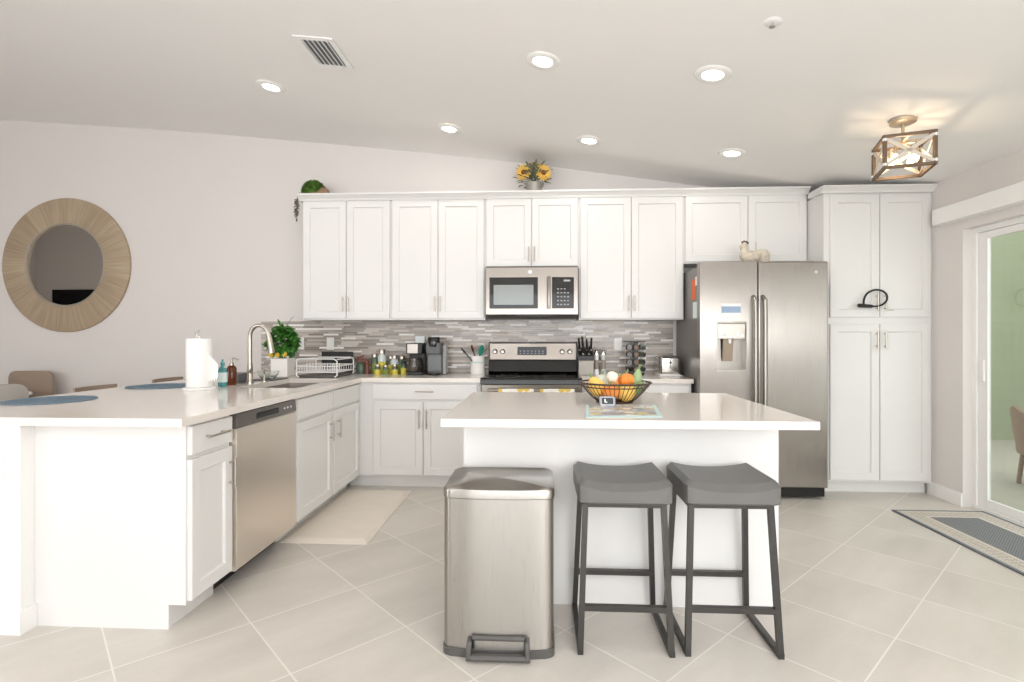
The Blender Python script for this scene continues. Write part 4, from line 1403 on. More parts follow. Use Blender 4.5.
# outlets on the splashback and the half wall
for (ox, oz, lb) in ((-2.267, 1.19, 'white outlet plate on the mosaic behind the green plant'), (-1.977, 1.187, 'white outlet plate on the mosaic above the dish rack'), (.717, 1.187, 'white outlet plate on the mosaic left of the spice carousel')):
    t = thing('outlet', (ox, WB - .010, oz), lb, 'outlet', 'white outlets on the mosaic splashback')
    MB().box(ox - .036, ox + .036, WB - .0165, WB - .0101, oz - .058, oz + .058, .003).build('plate', M_WHITEPL, t)
    m = MB()
    for dz in (-.022, .022):
        m.box(ox - .014, ox + .014, WB - .0185, WB - .016, oz + dz - .014, oz + dz + .014, .003)
    m.build('socket', M_TRIM, t)
ox, oz = -2.292, .693
t = thing('outlet', (ox, 2.15, oz), 'white outlet plate on the end of the peninsula half wall', 'outlet')
MB().box(ox - .037, ox + .037, 2.1435, 2.1495, oz - .059, oz + .059, .003).build('plate', M_WHITEPL, t)
m = MB()
for dz in (-.022, .022):
    m.box(ox - .014, ox + .014, 2.1415, 2.144, oz + dz - .014, oz + dz + .014, .003)
m.build('socket', M_TRIM, t)

# ------------------------------------------------------------------ island
t = thing('kitchen_island', (.36, 2.86, 0), 'white kitchen island cabinet behind the two stools', 'island')
IX0, IX1, IY0, IY1 = -.36, 1.092, 2.522, 3.22
m = MB()
m.box(IX0, IX1, IY0, IY1 - .02, .1, .88)
m.box(IX0, IX1, IY0, IY1 - .075, 0, .1)
m.build('body', M_CAB, t)
for k in range(3):
    a = IX0 + .012 + k * (IX1 - IX0 - .024) / 3
    b = IX0 + .012 + (k + 1) * (IX1 - IX0 - .024) / 3 - .005
    m = MB().shaker(a, b, .112, .862, 0, face_dir='-Y')
    bmesh.ops.transform(m.b, verts=m.b.verts[:], matrix=Matrix(((1, 0, 0, 0), (0, -1, 0, IY1 - .02), (0, 0, 1, 0), (0, 0, 0, 1))))
    d = m.build('door', M_CAB, t)
    MB().pull((b - .04, IY1, .66), (b - .04, IY1, .80), (0, 1, 0)).build('handle', M_NICKEL, d, True)
m = MB(); m.box(-.408, 1.108, 2.185, 3.275, .8803, .914, .003)
tag(m.build('island_worktop', M_QUARTZ, None, at=(.35, 2.73, .8803)), 'pale quartz worktop of the island under the fruit bowl', 'worktop')

# magazine and timer
g = NT('magazine_print', 0.35)
x, y, z, p = g.xyz('Object')
vo = g.n('ShaderNodeTexVoronoi'); vo.inputs['Scale'].default_value = 15
g.t.links.new(p, vo.inputs[0])
k = g.math('ADD', g.math('MULTIPLY', g.white(vo.outputs['Position']), 0.65), g.math('MULTIPLY', g.noise(p, 22, 3), 0.35))
g.color(g.ramp(k, [(0, (176, 166, 150)), (.28, (212, 196, 128)), (.42, (146, 150, 156)), (.55, (226, 222, 214)), (.70, (176, 178, 190)), (.82, (198, 178, 160))], True))
t = thing('place_mat', (.37, 2.50, .9145), 'aqua-edged printed mat lying on the island below the fruit bowl', 'mat')
quad = [(.190, 2.245), (.512, 2.275), (.568, 2.68), (.226, 2.66)]
MB().prism(quad, 'Z', .9145, .9165).build('sheet', M_AQUA, t)
cx0 = sum(a for a, b in quad) / 4; cy0 = sum(b for a, b in quad) / 4
MB().prism([(cx0 + (a - cx0) * .9, cy0 + (b - cy0) * .86 + .012) for a, b in quad], 'Z', .9165, .9171).build('print', g.m, t)
t = thing('kitchen_timer', (.325, 2.60, .9172), 'small grey digital timer leaning on the fruit bowl', 'timer')
m = MB(); m.box(.287, .363, 2.60, 2.613, .9175, .968, .010, 3, rot=(-.35, 'X', (0, 2.60, .9175))); m.build('case', mat('timer_grey', (176, 178, 184), 0.4, noise=0.03), t, True)
m = MB(); m.box(.298, .352, 2.5975, 2.6015, .928, .958, .001, rot=(-.35, 'X', (0, 2.60, .9175))); m.build('screen', M_LCD, t)
m = MB(); m.box(.31, .316, 2.596, 2.599, .934, .952, rot=(-.35, 'X', (0, 2.60, .9175))); m.box(.31, .323, 2.596, 2.599, .934, .939, rot=(-.35, 'X', (0, 2.60, .9175))); m.build('digit', M_WHITEPL, t)

# wire fruit bowl
kx, ky = .386, 2.80
t = thing('fruit_bowl', (kx, ky, .9145), 'bronze wire bowl of gourds on the island', 'bowl')


def ringpts(r_, z_, n=40):
    return [(kx + r_ * math.cos(2 * PI * k / n), ky + r_ * math.sin(2 * PI * k / n), z_) for k in range(n)]


m = MB()
m.tube(ringpts(.092, .9185), .004, 8, True)
m.tube(ringpts(.182, 1.016), .005, 8, True)
m.tube(ringpts(.168, .997), .003, 8, True)
m.build('rim', M_WIRE, t, True)
m = MB()
for k in range(44):
    a = 2 * PI * k / 44
    m.tube([(kx + r_ * math.cos(a), ky + r_ * math.sin(a), z_) for r_, z_ in ((.02, .9205), (.088, .9205), (.11, .934), (.145, .97), (.182, 1.016))], .0018, 6)
m.build('wire', M_WIRE, t, True)


def gourd(name, label, c, r_, sz, material, lobes=0, tilt=(0, 0, 0), neck=0.0):
    c = Vector(c)
    o = thing(name, c - Vector((0, 0, r_ * sz)), label, 'gourd', 'gourds in the wire bowl')
    mm = MB()
    n, k2 = 24, 14
    rings = []
    rot = Matrix.Rotation(tilt[0], 3, 'X') @ Matrix.Rotation(tilt[1], 3, 'Y')
    for i in range(k2 + 1):
        ph = PI * i / k2
        row = []
        for k in range(n):
            a = 2 * PI * k / n
            q = 1 + (0.07 * math.cos(lobes * a) * math.sin(ph) if lobes else 0)
            rr = r_ * math.sin(ph) * q * (1 - neck * max(0, math.cos(ph)))
            hz = r_ * sz * math.cos(ph) * (1 - (0.18 * math.sin(ph * 0.5) ** 8 if lobes else 0))
            row.append(mm.v(c + rot @ Vector((rr * math.cos(a), rr * math.sin(a), hz * (1 + neck)))))
        rings.append(row)
    for A, B in zip(rings, rings[1:]):
        for k in range(n):
            mm.face([A[k], A[(k + 1) % n], B[(k + 1) % n], B[k]])
    bmesh.ops.remove_doubles(mm.b, verts=mm.b.verts[:], dist=0.0004)
    mm.build('body', material, o, True)
    top = c + rot @ Vector((0, 0, r_ * sz * (1 + neck) - 0.004))
    tip = c + rot @ Vector((0.006, 0, r_ * sz * (1 + neck) + 0.02))
    MB().tube([top, (top + tip) / 2, tip], .005, 8, radii=[.007, .005, .004]).build('stem', M_GOURDG, o, True)


gourd('gourd', 'yellow gourd at the left rim of the wire bowl', (kx - .098, ky - .03, .997), .044, .95, M_GOURDY, 0, (0, -.5), .3)
gourd('pumpkin', 'small orange pumpkin low at the left front of the wire bowl', (kx - .03, ky - .062, .968), .046, .85, M_GOURDO, 8)
gourd('gourd', 'pale yellow striped gourd low at the right front of the bowl', (kx + .052, ky - .045, .965), .045, 1.0, M_GOURDY, 7, (.3, .9), .2)
gourd('pumpkin', 'orange pumpkin on top at the right side of the bowl', (kx + .066, ky + .03, 1.026), .043, .82, M_GOURDO, 8)
gourd('pumpkin', 'pale orange pumpkin at the middle of the heaped bowl', (kx + .005, ky + .068, 1.015), .044, .85, mat('pumpkin_pale', (236, 176, 108), 0.45, noise=0.1), 8)
gourd('gourd', 'cream white gourd on top at the middle of the bowl', (kx - .012, ky + .0, 1.044), .031, .8, M_GOURDW, 0, (0, 1.2), .2)
gourd('gourd', 'upright pale green gourd at the right rim of the bowl', (kx + .118, ky + .018, 1.038), .024, 1.7, mat('gourd_pale_green', (152, 176, 128), 0.5, noise=0.12), 0, (0, .15), .2)
gourd('gourd', 'dark green gourd low at the right side of the bowl', (kx + .105, ky - .032, .985), .027, 1.3, M_GOURDG, 0, (.2, .7), .1)
gourd('gourd', 'pale grey-green gourd at the back left of the bowl', (kx - .055, ky + .072, 1.013), .046, .85, mat('gourd_mist', (204, 208, 194), 0.5, noise=0.1), 6)
gourd('gourd', 'golden gourd lying in the middle of the bowl bottom', (kx + .0, ky + .02, .962), .036, 1.0, M_GOURDY, 0, (1.2, .2), .2)

# ------------------------------------------------------------------ trash can
t = thing('trash_can', (-.165, 2.27, 0), 'stainless steel step trash can with flat lid left of the stools', 'trash can')
TX0, TX1, TY0, TY1 = -.385, .058, 2.075, 2.42


def can_outline(ins, n=9, bow=.014, arch=0.0):
    """plan outline: bowed front, rounded corners"""
    x0, x1, y0, y1 = TX0 + ins, TX1 - ins, TY0 + ins, TY1 - ins
    r_ = .035
    pts = []
    for cx_, cy_, a0 in ((x1 - r_, y1 - .02, 0), (x0 + r_, y1 - .02, PI / 2)):
        for k in range(5):
            a = a0 + k * PI / 8
            pts.append((cx_ + r_ * math.cos(a), cy_ + .02 * math.sin(a)))
    yc = y0 + bow
    for k in range(5):
        a = PI + k * PI / 8
        pts.append((x0 + r_ + r_ * math.cos(a), yc + r_ * (1 + math.sin(a))))
    for k in range(1, n):
        u_ = k / n
        xx = x0 + r_ + (x1 - x0 - 2 * r_) * u_
        pts.append((xx, yc - bow * (1 - (2 * u_ - 1) ** 2) + arch * (1 - (2 * u_ - 1) ** 2)))
    for k in range(5):
        a = 1.5 * PI + k * PI / 8
        pts.append((x1 - r_ + r_ * math.cos(a), yc + r_ * (1 + math.sin(a))))
    return pts


m = MB(); m.prism(can_outline(.004), 'Z', .028, .617); m.build('body', M_STEELV, t, True)
m = MB(); m.prism(can_outline(0), 'Z', 0, .034, .003); m.build('base', M_DGREY, t)
m = MB()
o1, o2, o3 = can_outline(.001), can_outline(.003), can_outline(.008, arch=.09)
loops = []
for ol, zz in ((o1, .620), (o1, .648), (o2, .654)):
    loops.append([m.v((a, b, zz)) for a, b in ol])
loops.append([m.v((a, b, .672 - .012 * abs((a - (TX0 + TX1) / 2) / .2) ** 3)) for a, b in o3])
for A, B in zip(loops, loops[1:]):
    for k in range(len(A)):
        m.face([A[k], A[(k + 1) % len(A)], B[(k + 1) % len(A)], B[k]])
m.face(loops[-1]); m.face(list(reversed(loops[0])))
m.build('lid', M_STEELV, t, True)
m = MB(); m.prism(can_outline(.006), 'Z', .617, .620); m.build('lid_gap', M_DGREY, t)
m = MB()
py0 = TY0 - .028
m.box(-.285, -.037, py0 - .006, py0 + .016, .008, .032, .004)
m.tube([(-.272, TY0 + .02, .078), (-.272, py0 + .008, .072), (-.274, py0, .05), (-.274, py0, .024), (-.262, py0, .020), (-.06, py0, .020), (-.048, py0, .024), (-.048, py0, .05), (-.05, py0 + .008, .072), (-.05, TY0 + .02, .078), (-.06, TY0 - .002, .084), (-.262, TY0 - .002, .084)], .0105, 10, True)
m.build('pedal', M_DGREY, t, True)

# ------------------------------------------------------------------ bar stools
SXC, SYC = 0.337, 2.30


def make_stool():
    ox, oy = SXC, SYC
    t = thing('bar_stool', (ox, oy, 0), 'grey leatherette bar stool beside the trash can', 'stool', 'grey saddle stools at the island')
    # saddle seat
    m = MB()
    nx, ny = 18, 12
    W, D = .186, .178
    top, bot = {}, {}
    for i in range(nx + 1):
        for j in range(ny + 1):
            u_, v_ = -1 + 2 * i / nx, -1 + 2 * j / ny
            z = .668 + .026 * abs(u_) ** 2.4
            e_ = max(abs(u_), abs(v_))
            rx = .026
            ddx = max(0, abs(u_) * W - (W - rx)) / rx
            ddy = max(0, abs(v_) * D - (D - rx)) / rx
            dd = min(1.0, math.hypot(ddx, ddy))
            z -= rx * (1 - math.sqrt(max(0, 1 - dd * dd)))
            px_, py_ = u_ * W, v_ * D
            if ddx > 0 and ddy > 0:
                h_ = math.hypot(ddx, ddy)
                mx_ = max(ddx, ddy)
                sc_ = mx_ / h_
                px_ = math.copysign((W - rx) + ddx * sc_ * rx, u_)
                py_ = math.copysign((D - rx) + ddy * sc_ * rx, v_)
            top[i, j] = m.v((ox + px_, oy + py_, z))
    for i in range(nx):
        for j in range(ny):
            m.face([top[i, j], top[i + 1, j], top[i + 1, j + 1], top[i, j + 1]])
    per = [(i, 0) for i in range(nx)] + [(nx, j) for j in range(ny)] + [(i, ny) for i in range(nx, 0, -1)] + [(0, j) for j in range(ny, 0, -1)]
    lo1 = {k: m.v((top[k].co.x, top[k].co.y, .600)) for k in per}
    lo2 = {k: m.v((ox + (top[k].co.x - ox) * .95, oy + (top[k].co.y - oy) * .95, .592)) for k in per}
    for a, b in zip(per, per[1:] + per[:1]):
        m.face([top[a], lo1[a], lo1[b], top[b]])
        m.face([lo1[a], lo2[a], lo2[b], lo1[b]])
    m.face([lo2[k] for k in per])
    m.build('seat', M_LEATHER, t, True)
    # steel frame
    b_ = .022
    T = .155
    zt = .581
    yt0, yt1 = oy - .13, oy + .14
    yb0, yb1 = oy - .168, oy + .185
    m = MB()
    for yy in (yt0, yt1):
        m.bar((ox - T - b_ / 2, yy, zt), (ox + T + b_ / 2, yy, zt), b_, b_)
    for xx in (ox - T, ox + T):
        m.bar((xx, yt0 - b_ / 2, zt), (xx, yt1 + b_ / 2, zt), b_, b_ * .96)
    m.build('seat_frame', M_IRON, t)
    for sx in (-1, 1):
        B = .178
        for ya, yb in ((yt0, yb0), (yt1, yb1)):
            m = MB(); m.bar((ox + sx * B, yb, .002), (ox + sx * T, ya, zt), b_, b_, up=(0, 1, 0)); m.build('leg', M_IRON, t)
        m = MB(); m.bar((ox + sx * B, yb0 - b_ / 2, .0115), (ox + sx * B, yb1 + b_ / 2, .0115), b_, b_); m.build('floor_runner', M_IRON, t)

    def at(z_, which):
        f_ = z_ / zt
        ya = (yt0, yt1)[which]; yb = (yb0, yb1)[which]
        return .178 + (T - .178) * f_, yb + (ya - yb) * f_
    for which, nm in ((0, 'footrest'), (1, 'rear_stretcher')):
        hx, hy = at(.178, which)
        m = MB(); m.bar((ox - hx, hy, .178), (ox + hx, hy, .178), b_, b_); m.build(nm, M_IRON, t)
    return t


st1 = make_stool()
dup(st1, (.757, 2.31, 0), 0, 'grey leatherette bar stool further from the trash can', 'grey saddle stools at the island')

# ------------------------------------------------------------------ floor mats
m = MB()
mx0, mx1, my0, my1 = -1.580, -1.04, 3.18, 4.31
m2 = [(mx0, my0), (mx1, my0), (mx1, my1), (mx0, my1)]
ins = .035
A = [m.v((a, b, 0.0005)) for a, b in m2]
A1 = [m.v((a, b, 0.004)) for a, b in m2]
B = [m.v((a + (ins if a == mx0 else -ins), b + (ins * 1.6 if b == my0 else -ins * 1.6), .016)) for a, b in m2]
for P_, Q_ in ((A, A1), (A1, B)):
    for k in range(4):
        m.face([P_[k], P_[(k + 1) % 4], Q_[(k + 1) % 4], Q_[k]])
m.face(B); m.face(list(reversed(A)))
tag(m.build('kitchen_mat', M_MATB, None, at=((mx0 + mx1) / 2, (my0 + my1) / 2, 0)), 'beige anti-fatigue mat on the floor by the sink cabinet', 'mat')
rx0, rx1, ry0, ry1 = 2.525, 3.155, 2.55, 4.00
m = MB(); m.box(rx0, rx1, ry0, ry1, .0005, .009, .002)
tag(m.build('door_rug', rug_mat((rx1 - rx0) / 2, (ry1 - ry0) / 2), None, at=((rx0 + rx1) / 2, (ry0 + ry1) / 2, 0.0)), 'blue-grey rug with a patterned cream border by the sliding door', 'rug')

# ------------------------------------------------------------------ bar side of the peninsula
M_PM = woven_placemat()
for (a, b, lb) in ((-2.585, 2.71, 'round blue woven placemat at the near end of the peninsula'), (-2.575, 3.52, 'round blue woven placemat behind the paper towel holder')):
    m = MB(); m.lathe([(0, 0), (.195, 0), (.2, .002), (.198, .005), (0, .0055)], (a, b, .9145), 56)
    tag(m.build('placemat', M_PM, None, True, at=(a, b, .9145)), lb, 'placemat', 'round blue placemats on the peninsula')


def counter_chair():
    t = thing('counter_chair', (0, 0, 0), 'taupe wooden counter chair tucked under the near end of the peninsula', 'chair', 'wooden counter chairs along the peninsula')
    # local: seat faces +X, back at -X
    m = MB(); m.box(-.20, .20, -.20, .20, .60, .655, .018, 3); m.build('seat', M_GREYFAB, t, True)
    m = MB()
    rows_ = []
    for i in range(11):
        u_ = -1 + 2 * i / 10
        xx = -.205 + .035 * u_ * u_
        rows_.append((xx, u_ * .18))
    lo, hi = .70, .925
    F, Bk = [], []
    for off, L_ in ((.014, F), (0, Bk)):
        for xx, yy in rows_:
            L_.append([m.v((xx + off - .02 * t_, yy * (1 if t_ < .9 else .94), lo + (hi - lo) * t_)) for t_ in (0, .5, .9, 1)])
    for i in range(10):
        for k in range(3):
            m.face([F[i][k], F[i + 1][k], F[i + 1][k + 1], F[i][k + 1]])
            m.face([Bk[i + 1][k], Bk[i][k], Bk[i][k + 1], Bk[i + 1][k + 1]])
        m.face([F[i][3], F[i + 1][3], Bk[i + 1][3], Bk[i][3]])
        m.face([Bk[i][0], Bk[i + 1][0], F[i + 1][0], F[i][0]])
    for i in (0, 10):
        for k in range(3):
            m.face([F[i][k], F[i][k + 1], Bk[i][k + 1], Bk[i][k]])
    m.build('backrest', M_WOODCHAIR, t, True)
    m = MB()
    for s_ in (-1, 1):
        m.bar((-.185, s_ * .12, .60), (-.205, s_ * .12, .76), .02, .012)
    m.build('back_post', M_WOODCHAIR, t)
    for sx in (-1, 1):
        for sy in (-1, 1):
            m = MB(); m.tube([(sx * .165, sy * .165, .602), (sx * .19, sy * .185, 0.0)], .015, 10, radii=[.018, .012]); m.build('leg', M_WOODCHAIR, t, True)
    m = MB()
    for sy in (-1, 1):
        m.tube([(-.18, sy * .178, .22), (.18, sy * .178, .22)], .009, 8)
    m.tube([(.182, -.178, .20), (.182, .178, .20)], .009, 8)
    m.build('stretcher', M_WOODCHAIR, t, True)
    return t


c1 = counter_chair()
c1.location = (-2.755, 3.41, 0)
dup(c1, (-2.755, 4.10, 0), 0, 'taupe wooden counter chair tucked in behind the far placemat', 'wooden counter chairs along the peninsula')

# dining corner under the mirror
t = thing('dining_table', (-4.95, 4.03, 0), 'round pale dining table with a dark rim under the round mirror', 'table')
MB().lathe([(0, .742), (.66, .742), (.68, .75), (.68, .758), (.675, .763), (0, .763)], (-4.95, 4.03, 0), 64).build('tabletop', mat('pale_table_top', (232, 226, 216), 0.4, noise=0.03), t, True)
MB().lathe([(0, .722), (.655, .722), (.67, .728), (.67, .7425), (0, .7425)], (-4.95, 4.03, 0), 64).build('rim', M_BLACK, t, True)
MB().lathe([(0, 0), (.26, 0), (.26, .02), (.09, .06), (.06, .3), (.08, .68), (.2, .722), (0, .722)], (-4.95, 4.03, 0), 36).build('pedestal', M_BLACK, t, True)


def dining_chair(name, label, loc, rz, wood, group):
    t = thing(name, (0, 0, 0), label, 'chair', group)
    # local: faces -Y, back at +Y
    m = MB(); m.box(-.21, .21, -.20, .18, .41, .47, .02, 3); m.build('seat', M_GREYFAB, t, True)
    m = MB()
    W_ = .215
    pts = []
    r_ = .06
    for cx_, cz_, a0 in ((W_ - r_, .93 - r_, 0), (-W_ + r_, .93 - r_, PI / 2), (-W_ + r_, .56 + r_, PI), (W_ - r_, .56 + r_, 1.5 * PI)):
        for k in range(6):
            a = a0 + k * PI / 10
            pts.append((cx_ + r_ * math.cos(a), cz_ + r_ * math.sin(a)))
    m.prism(pts, 'Y', .185, .205 if wood else .235, .006)
    m.build('backrest', M_WOODCHAIR if wood else M_GREYFAB, t, True)
    m = MB()
    for s_ in (-1, 1):
        m.bar((s_ * .15, .17, .42), (s_ * .15, .195, .66), .03, .016)
    m.build('back_post', M_WOODCHAIR, t)
    for sx in (-1, 1):
        for sy in (-1, 1):
            m = MB(); m.tube([(sx * .17, sy * .16 - .01, .412), (sx * .19, sy * .18 - .01, 0)], .015, 10, radii=[.019, .012]); m.build('leg', M_WOODCHAIR, t, True)
    t.location = loc
    t.rotation_euler = (0, 0, rz)
    return t


dining_chair('dining_chair', 'wooden-backed dining chair beyond the round table by the wall', (-4.79, 4.63, 0), 0.02, True, None)
dining_chair('dining_chair', 'grey upholstered dining chair nearer the peninsula', (-3.83, 3.44, 0), -2.03, False, None)

# round mirror
mc = (-4.59, WB, 1.947)
t = thing('wall_mirror', mc, 'large round mirror with wide radial wood frame on the wall', 'mirror')
m = MB()
RO, RI = .650, .388
m.lathe([(RI, -.012), (RI, -.030), (RI + .01, -.036), (RO - .03, -.030), (RO - .004, -.022), (RO, -.015), (RO, -.001), (RI - .02, -.001), (RI - .02, -.012), (RI, -.012)], mc, 96, axis='Y')
m.build('frame', radial_wood(), t, True)
m = MB(); m.lathe([(0, -.014), (RI + .004, -.014), (RI + .004, -.004), (0, -.004)], mc, 96, axis='Y'); m.build('glass', M_MIRROR, t, True)
m = MB(); m.lathe([(RI - .001, -.014), (RI + .004, -.037), (RI + .012, -.040), (RI + .016, -.036), (RI + .012, -.028)], mc, 96, axis='Y'); m.build('inner_rim', M_GALV, t, True)

# television hung on the partition wall, seen only in the mirror
t = thing('television', (-7.76, YP, 1.2), 'black television on the far wall reflected in the round mirror', 'television')
MB().box(-8.66, -6.95, YP + .012, YP + .05, 1.17, 2.09, .006).build('screen', mat('screen_black', (12, 12, 13), 0.5, noise=0.02, spec=0.2), t)
MB().box(-8.0, -7.5, YP + .0005, YP + .012, 1.45, 1.85).build('wall_mount', M_BLACK, t)

# ------------------------------------------------------------------ on top of the wall cabinets
kx, ky, kz = -2.03, 4.80, 2.5035
t = thing('moss_planter', (kx, ky, kz), 'low planter of moss with a trailing vine on the cabinet end', 'plant')
MB().lathe([(0, 0), (.08, 0), (.105, .025), (.11, .05), (.10, .055), (.09, .05), (0, .045)], (kx, ky, kz), 28, sy=.7).ball((kx + .048, ky, kz + .052), .068, .065, .060, 20, 12).build('pot', mat('bark_brown', (150, 124, 96), 0.9, noise=0.25, nscale=30), t, True)
m = MB()
rnd = random.Random(5)
m.ball((kx - .03, ky, kz + .07), .088, .08, .082, 20, 14)
for k in range(420):
    th = rnd.uniform(0, 2 * PI); ph = math.acos(rnd.uniform(-.1, 1))
    n_ = Vector((math.sin(ph) * math.cos(th), math.sin(ph) * math.sin(th), math.cos(ph)))
    c = Vector((kx - .03 + .088 * n_.x, ky + .08 * n_.y, kz + .07 + .082 * n_.z))
    m.leaf(c, n_ + Vector((rnd.uniform(-.6, .6), rnd.uniform(-.6, .6), rnd.uniform(-.6, .6))), .03, .018)
m.build('moss', M_MOSS, t)
m = MB()
rnd = random.Random(9)
for s_ in range(5):
    x_e = -2.148 - .014 * s_
    y_e = 4.66 + .025 * s_
    top = [(kx - .10, ky - .02, kz + .06), (kx - .13, ky - .07, kz + .045), (x_e + .01, y_e, kz + .02), (x_e, y_e, kz - .03)]
    ln = .10 + .045 * s_ if s_ < 3 else .22 - .03 * s_
    for k in range(1, 6):
        top.append((x_e + .006 * math.sin(k + s_), y_e + .008 * math.cos(k * 1.3 + s_), kz - .03 - ln * k / 5))
    m.tube(top, .0022, 6)
    for k in range(11):
        q = rnd.uniform(0, 1)
        p_ = Vector((x_e, y_e, kz - .02 - ln * q))
        m.leaf(p_, (rnd.uniform(-1, .5), rnd.uniform(-.8, .8), rnd.uniform(-1, -.1)), .036, .015)
m.build('vine', M_VINE, t)

kx, ky, kz = -.053, 4.76, 2.5035
t = thing('sunflower_arrangement', (kx, ky, kz), 'yellow sunflower arrangement in a galvanized pot on the wall cabinets', 'flowers')
MB().lathe([(0, 0), (.062, 0), (.065, .005), (.072, .100), (.075, .105), (.069, .107), (.067, .10), (0, .09)], (kx, ky, kz), 30).build('pot', M_GALV, t, True)
for (dx, dy, dz, nx_, nz_) in ((-.088, -.075, .185, -.40, .15), (.082, -.075, .178, .40, .05), (.0, .06, .25, .1, .7)):
    c = Vector((kx + dx, ky + dy, kz + dz))
    n_ = Vector((nx_, -.9 if dy < 0 else .5, nz_)).normalized()
    q = n_.to_track_quat('Z', 'Y').to_matrix()
    m = MB()
    for ring_, L_, lift in ((0, .064, .15), (1, .052, .5)):
        for k in range(16):
            a = 2 * PI * k / 16 + ring_ * .2
            d = q @ Vector((math.cos(a), math.sin(a), lift))
            m.leaf(c + q @ Vector((.016 * math.cos(a), .016 * math.sin(a), 0)), d, L_, .024, up=n_, fold=.2, droop=.1)
    fl = m.build('sunflower', M_PETAL, t)
    m = MB(); m.ball(c + n_ * .006, .023, .023, .012, 16, 10, q); m.build('seed_disc', M_SEED, fl, True)
m = MB()
rnd = random.Random(12)
for k in range(170):
    a = rnd.uniform(0, 2 * PI)
    e_ = rnd.uniform(-.05, 1.25)
    d = Vector((math.cos(a) * math.cos(e_), math.sin(a) * math.cos(e_), math.sin(e_)))
    c = Vector((kx, ky, kz + .115)) + d * rnd.uniform(.05, .15)
    m.leaf(c, d + Vector((0, 0, .2)), rnd.uniform(.05, .075), .024)
for k in range(9):
    a = k * .7
    m.tube([(kx, ky, kz + .12), (kx + .06 * math.cos(a), ky + .06 * math.sin(a), kz + .18)], .003, 6)
m.build('foliage', M_SAGE, t)

# ------------------------------------------------------------------ ceiling
SL = [( -1.951, 3.804, 'recessed ceiling light furthest left, over the peninsula'), (-.732, 4.295, 'recessed ceiling light near the back wall, over the coffee makers'),
      (.017, 3.084, 'recessed ceiling light over the trash can side of the island'), (.381, 4.208, 'recessed ceiling light near the back wall, before the microwave'),
      (.952, 3.014, 'recessed ceiling light over the refrigerator side of the island'), (1.436, 4.103, 'recessed ceiling light directly before the refrigerator')]
for lx, ly, lb in SL:
    z0 = ceil_z(lx)
    sl = (ceil_z(lx + .15) - ceil_z(lx - .15)) / .3
    t = thing('recessed_light', (lx, ly, z0 - .004), lb, 'ceiling light', 'round recessed ceiling lights')
    t.rotation_euler = (0, -math.atan(sl), 0)
    MB().lathe([(.056, -.0035), (.060, -.009), (.080, -.010), (.098, -.003), (.1, 0), (.056, 0)], (0, 0, 0), 40).build('trim_ring', M_WHITEPL, t, True, local=True)
    MB().lathe([(0, -.003), (.056, -.003), (.056, 0), (0, 0)], (0, 0, 0), 40).build('lens', M_LENS, t, True, local=True)
    area('recessed_lamp', (lx - .014 * sl, ly, z0 - .022), (sl, 0, -1), .12, .12, 2.2, (1.0, .95, .88), shape='DISK')

# air vent
vx, vy = -1.327, 3.245
z0 = ceil_z(vx)
sl = (ceil_z(vx + .15) - ceil_z(vx - .15)) / .3
t = thing('air_vent', (vx, vy, z0 - .003), 'white rectangular louvred air vent in the ceiling', 'vent')
t.rotation_euler = (0, -math.atan(sl), 0)
m = MB()
m.slab([-.12, -.088, .088, .12], [-.18, -.148, .148, .18], lambda i, j: not (i == 1 and j == 1), -.008, 0)
m.build('frame', M_WHITEPL, t, local=True)
MB().box(-.088, .088, -.148, .148, -.002, 0.0).build('duct', mat('duct_grey', (120, 124, 130), 0.8), t, local=True)
m = MB()
for k in range(6):
    xx = -.075 + k * .03
    m.bar((xx, -.148, -.008), (xx, .148, -.008), .020, .003, up=(.6, 0, .8))
m.build('louver', M_WHITEPL, t, local=True)

# sprinkler cover
sx_, sy_ = 1.059, 2.503
z0 = ceil_z(sx_)
sl = (ceil_z(sx_ + .15) - ceil_z(sx_ - .15)) / .3
t = thing('fire_sprinkler', (sx_, sy_, z0 - .003), 'small white fire sprinkler on the ceiling', 'sprinkler')
t.rotation_euler = (0, -math.atan(sl), 0)
MB().lathe([(0, -.006), (.02, -.006), (.036, -.003), (.04, 0), (0, 0)], (0, 0, 0), 30).build('escutcheon', M_WHITEPL, t, True, local=True)
m = MB(); m.tube([(0, 0, -.006), (0, 0, -.02)], .006, 10); m.lathe([(0, -.024), (.014, -.024), (.014, -.021), (0, -.021)], (0, 0, 0), 16); m.build('head', M_CHROME, t, True, local=True)

# semi-flush cage light
lx, ly = 2.155, 3.31
z0 = ceil_z(lx)
t = thing('cage_light', (lx, ly, z0 - .002), 'square wooden cage light with crossed slats near the sliding door', 'ceiling light')
ROT = Matrix.Rotation(-.33, 3, 'Z')
zt_, zb_ = 2.415 - z0, 2.235 - z0
HW, HD = .120, .128


def lp(x, y, z):
    q = ROT @ Vector((x, y, 0))
    return Vector((q.x, q.y, z))


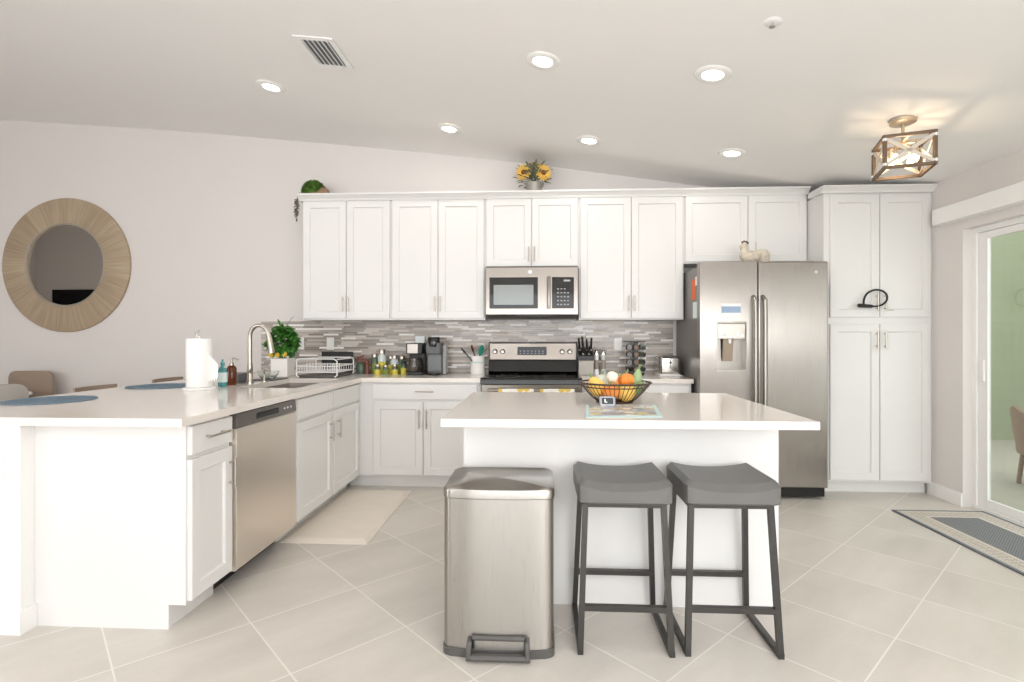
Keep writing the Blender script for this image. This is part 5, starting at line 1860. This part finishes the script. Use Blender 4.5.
m = MB(); m.lathe([(0, -.030), (.05, -.029), (.068, -.020), (.07, 0), (0, 0)], (0, 0, 0), 36); m.build('canopy', M_BRASSW, t, True, local=True)
m = MB(); m.tube([(0, 0, -.02), lp(0, 0, zt_ + .02) * .5 + Vector((0, 0, (-.02) * .5)), lp(0, 0, zt_ - .02)], .009, 10); m.build('stem', M_BRASSW, t, True, local=True)
bw = .017
m = MB()
cs = [(-HW, -HD), (HW, -HD), (HW, HD), (-HW, HD)]
for zz in (zt_, zb_):
    for k in range(4):
        a, b = cs[k], cs[(k + 1) % 4]
        m.bar(lp(*a, zz), lp(*b, zz), bw, bw)
for a in cs:
    m.bar(lp(*a, zb_ - bw / 2), lp(*a, zt_ + bw / 2), bw, bw, up=(0, 1, 0))
m.build('cage_frame', M_OAKD, t, local=True)
m = MB()
for k in range(4):
    a, b = cs[k], cs[(k + 1) % 4]
    n_ = Vector((b[1] - a[1], a[0] - b[0], 0)).normalized() * -.006
    i0, i1 = .012, .012
    m.bar(lp(a[0], a[1], zb_ + i0), lp(b[0], b[1], zt_ - i0), .006, .020, up=(0, 0, 1))
    m.bar(lp(a[0], a[1], zt_ - i0), lp(b[0], b[1], zb_ + i0), .006, .020, up=(0, 0, 1))
m.build('cross_slat', M_WHITEWASH, t, local=True)
for a in cs:
    for zz in (zb_ + .018, zt_ - .018):
        p_ = lp(a[0] * 1.005, a[1] * 1.005, zz)
        MB().ball(p_, .0125, .0125, .0125, 12, 8).build('corner_cap', M_WHITEPL, t, True, local=True)
m = MB()
m.bar(lp(-HW, 0, zt_), lp(HW, 0, zt_), .012, .008)
m.bar(lp(0, -HD, zt_), lp(0, HD, zt_), .012, .008)
for a, b in ((-.05, -.05), (.05, -.05), (.05, .05), (-.05, .05)):
    m.tube([lp(0, 0, zt_ - .01), lp(a, b, zt_ - .025), lp(a, b, zt_ - .06)], .006, 8)
    m.tube([lp(a, b, zt_ - .045), lp(a, b, zt_ - .085)], .012, 12)
m.build('socket_arm', M_BRASSW, t, True, local=True)
for a, b in ((-.05, -.05), (.05, -.05), (.05, .05), (-.05, .05)):
    c = lp(a, b, zt_ - .112)
    MB().ball(c, .017, .017, .030, 16, 12).build('bulb', M_BULB, t, True, local=True)
    d = bpy.data.lights.new('bulb_light', 'POINT')
    d.energy = 0.55
    d.color = (1.0, .80, .55)
    d.shadow_soft_size = .012
    o = bpy.data.objects.new('bulb_light', d)
    COL.objects.link(o)
    wl = Vector((lx, ly, z0)) + lp(a * .2, b * .2, zt_ - .09)
    o.location = wl

# ------------------------------------------------------------------ chair on the patio
t = thing('patio_chair', (4.38, 4.72, -.03), 'brown wicker patio chair seen through the sliding glass door', 'chair')
m = MB()
pts = []
for i in range(13):
    a = PI * .5 + PI * (i / 12)
    pts.append((math.cos(a), math.sin(a)))
F, G = [], []
cx_, cy_ = 4.38, 4.72
for i in range(15):
    a = PI * .35 + PI * 1.1 * i / 14
    hh = .66 - .22 * abs(i - 7) / 7
    F.append([m.v((cx_ + r_ * math.cos(a), cy_ + r_ * math.sin(a) * .95, z_)) for r_, z_ in ((.30, .25), (.33, .45), (.35, hh))])
    G.append([m.v((cx_ + r_ * math.cos(a), cy_ + r_ * math.sin(a) * .95, z_)) for r_, z_ in ((.265, .25), (.295, .45), (.315, hh))])
for i in range(14):
    for k in range(2):
        m.face([F[i][k], F[i + 1][k], F[i + 1][k + 1], F[i][k + 1]])
        m.face([G[i + 1][k], G[i][k], G[i][k + 1], G[i + 1][k + 1]])
    m.face([F[i][2], F[i + 1][2], G[i + 1][2], G[i][2]])
    m.face([G[i][0], G[i + 1][0], F[i + 1][0], F[i][0]])
for i in (0, 14):
    for k in range(2):
        m.face([F[i][k], F[i][k + 1], G[i][k + 1], G[i][k]])
m.build('backrest', M_WICKER, t, True)
m = MB(); m.lathe([(0, .25), (.30, .25), (.31, .28), (.30, .36), (.28, .38), (0, .385)], (cx_, cy_, 0), 32, sy=.95); m.build('seat', M_WICKER, t, True)
for a in (.8, 2.3, 3.9, 5.5):
    m = MB(); m.tube([(cx_ + .26 * math.cos(a), cy_ + .25 * math.sin(a), .26), (cx_ + .29 * math.cos(a), cy_ + .28 * math.sin(a), -.03)], .018, 10); m.build('leg', M_WICKER, t, True)
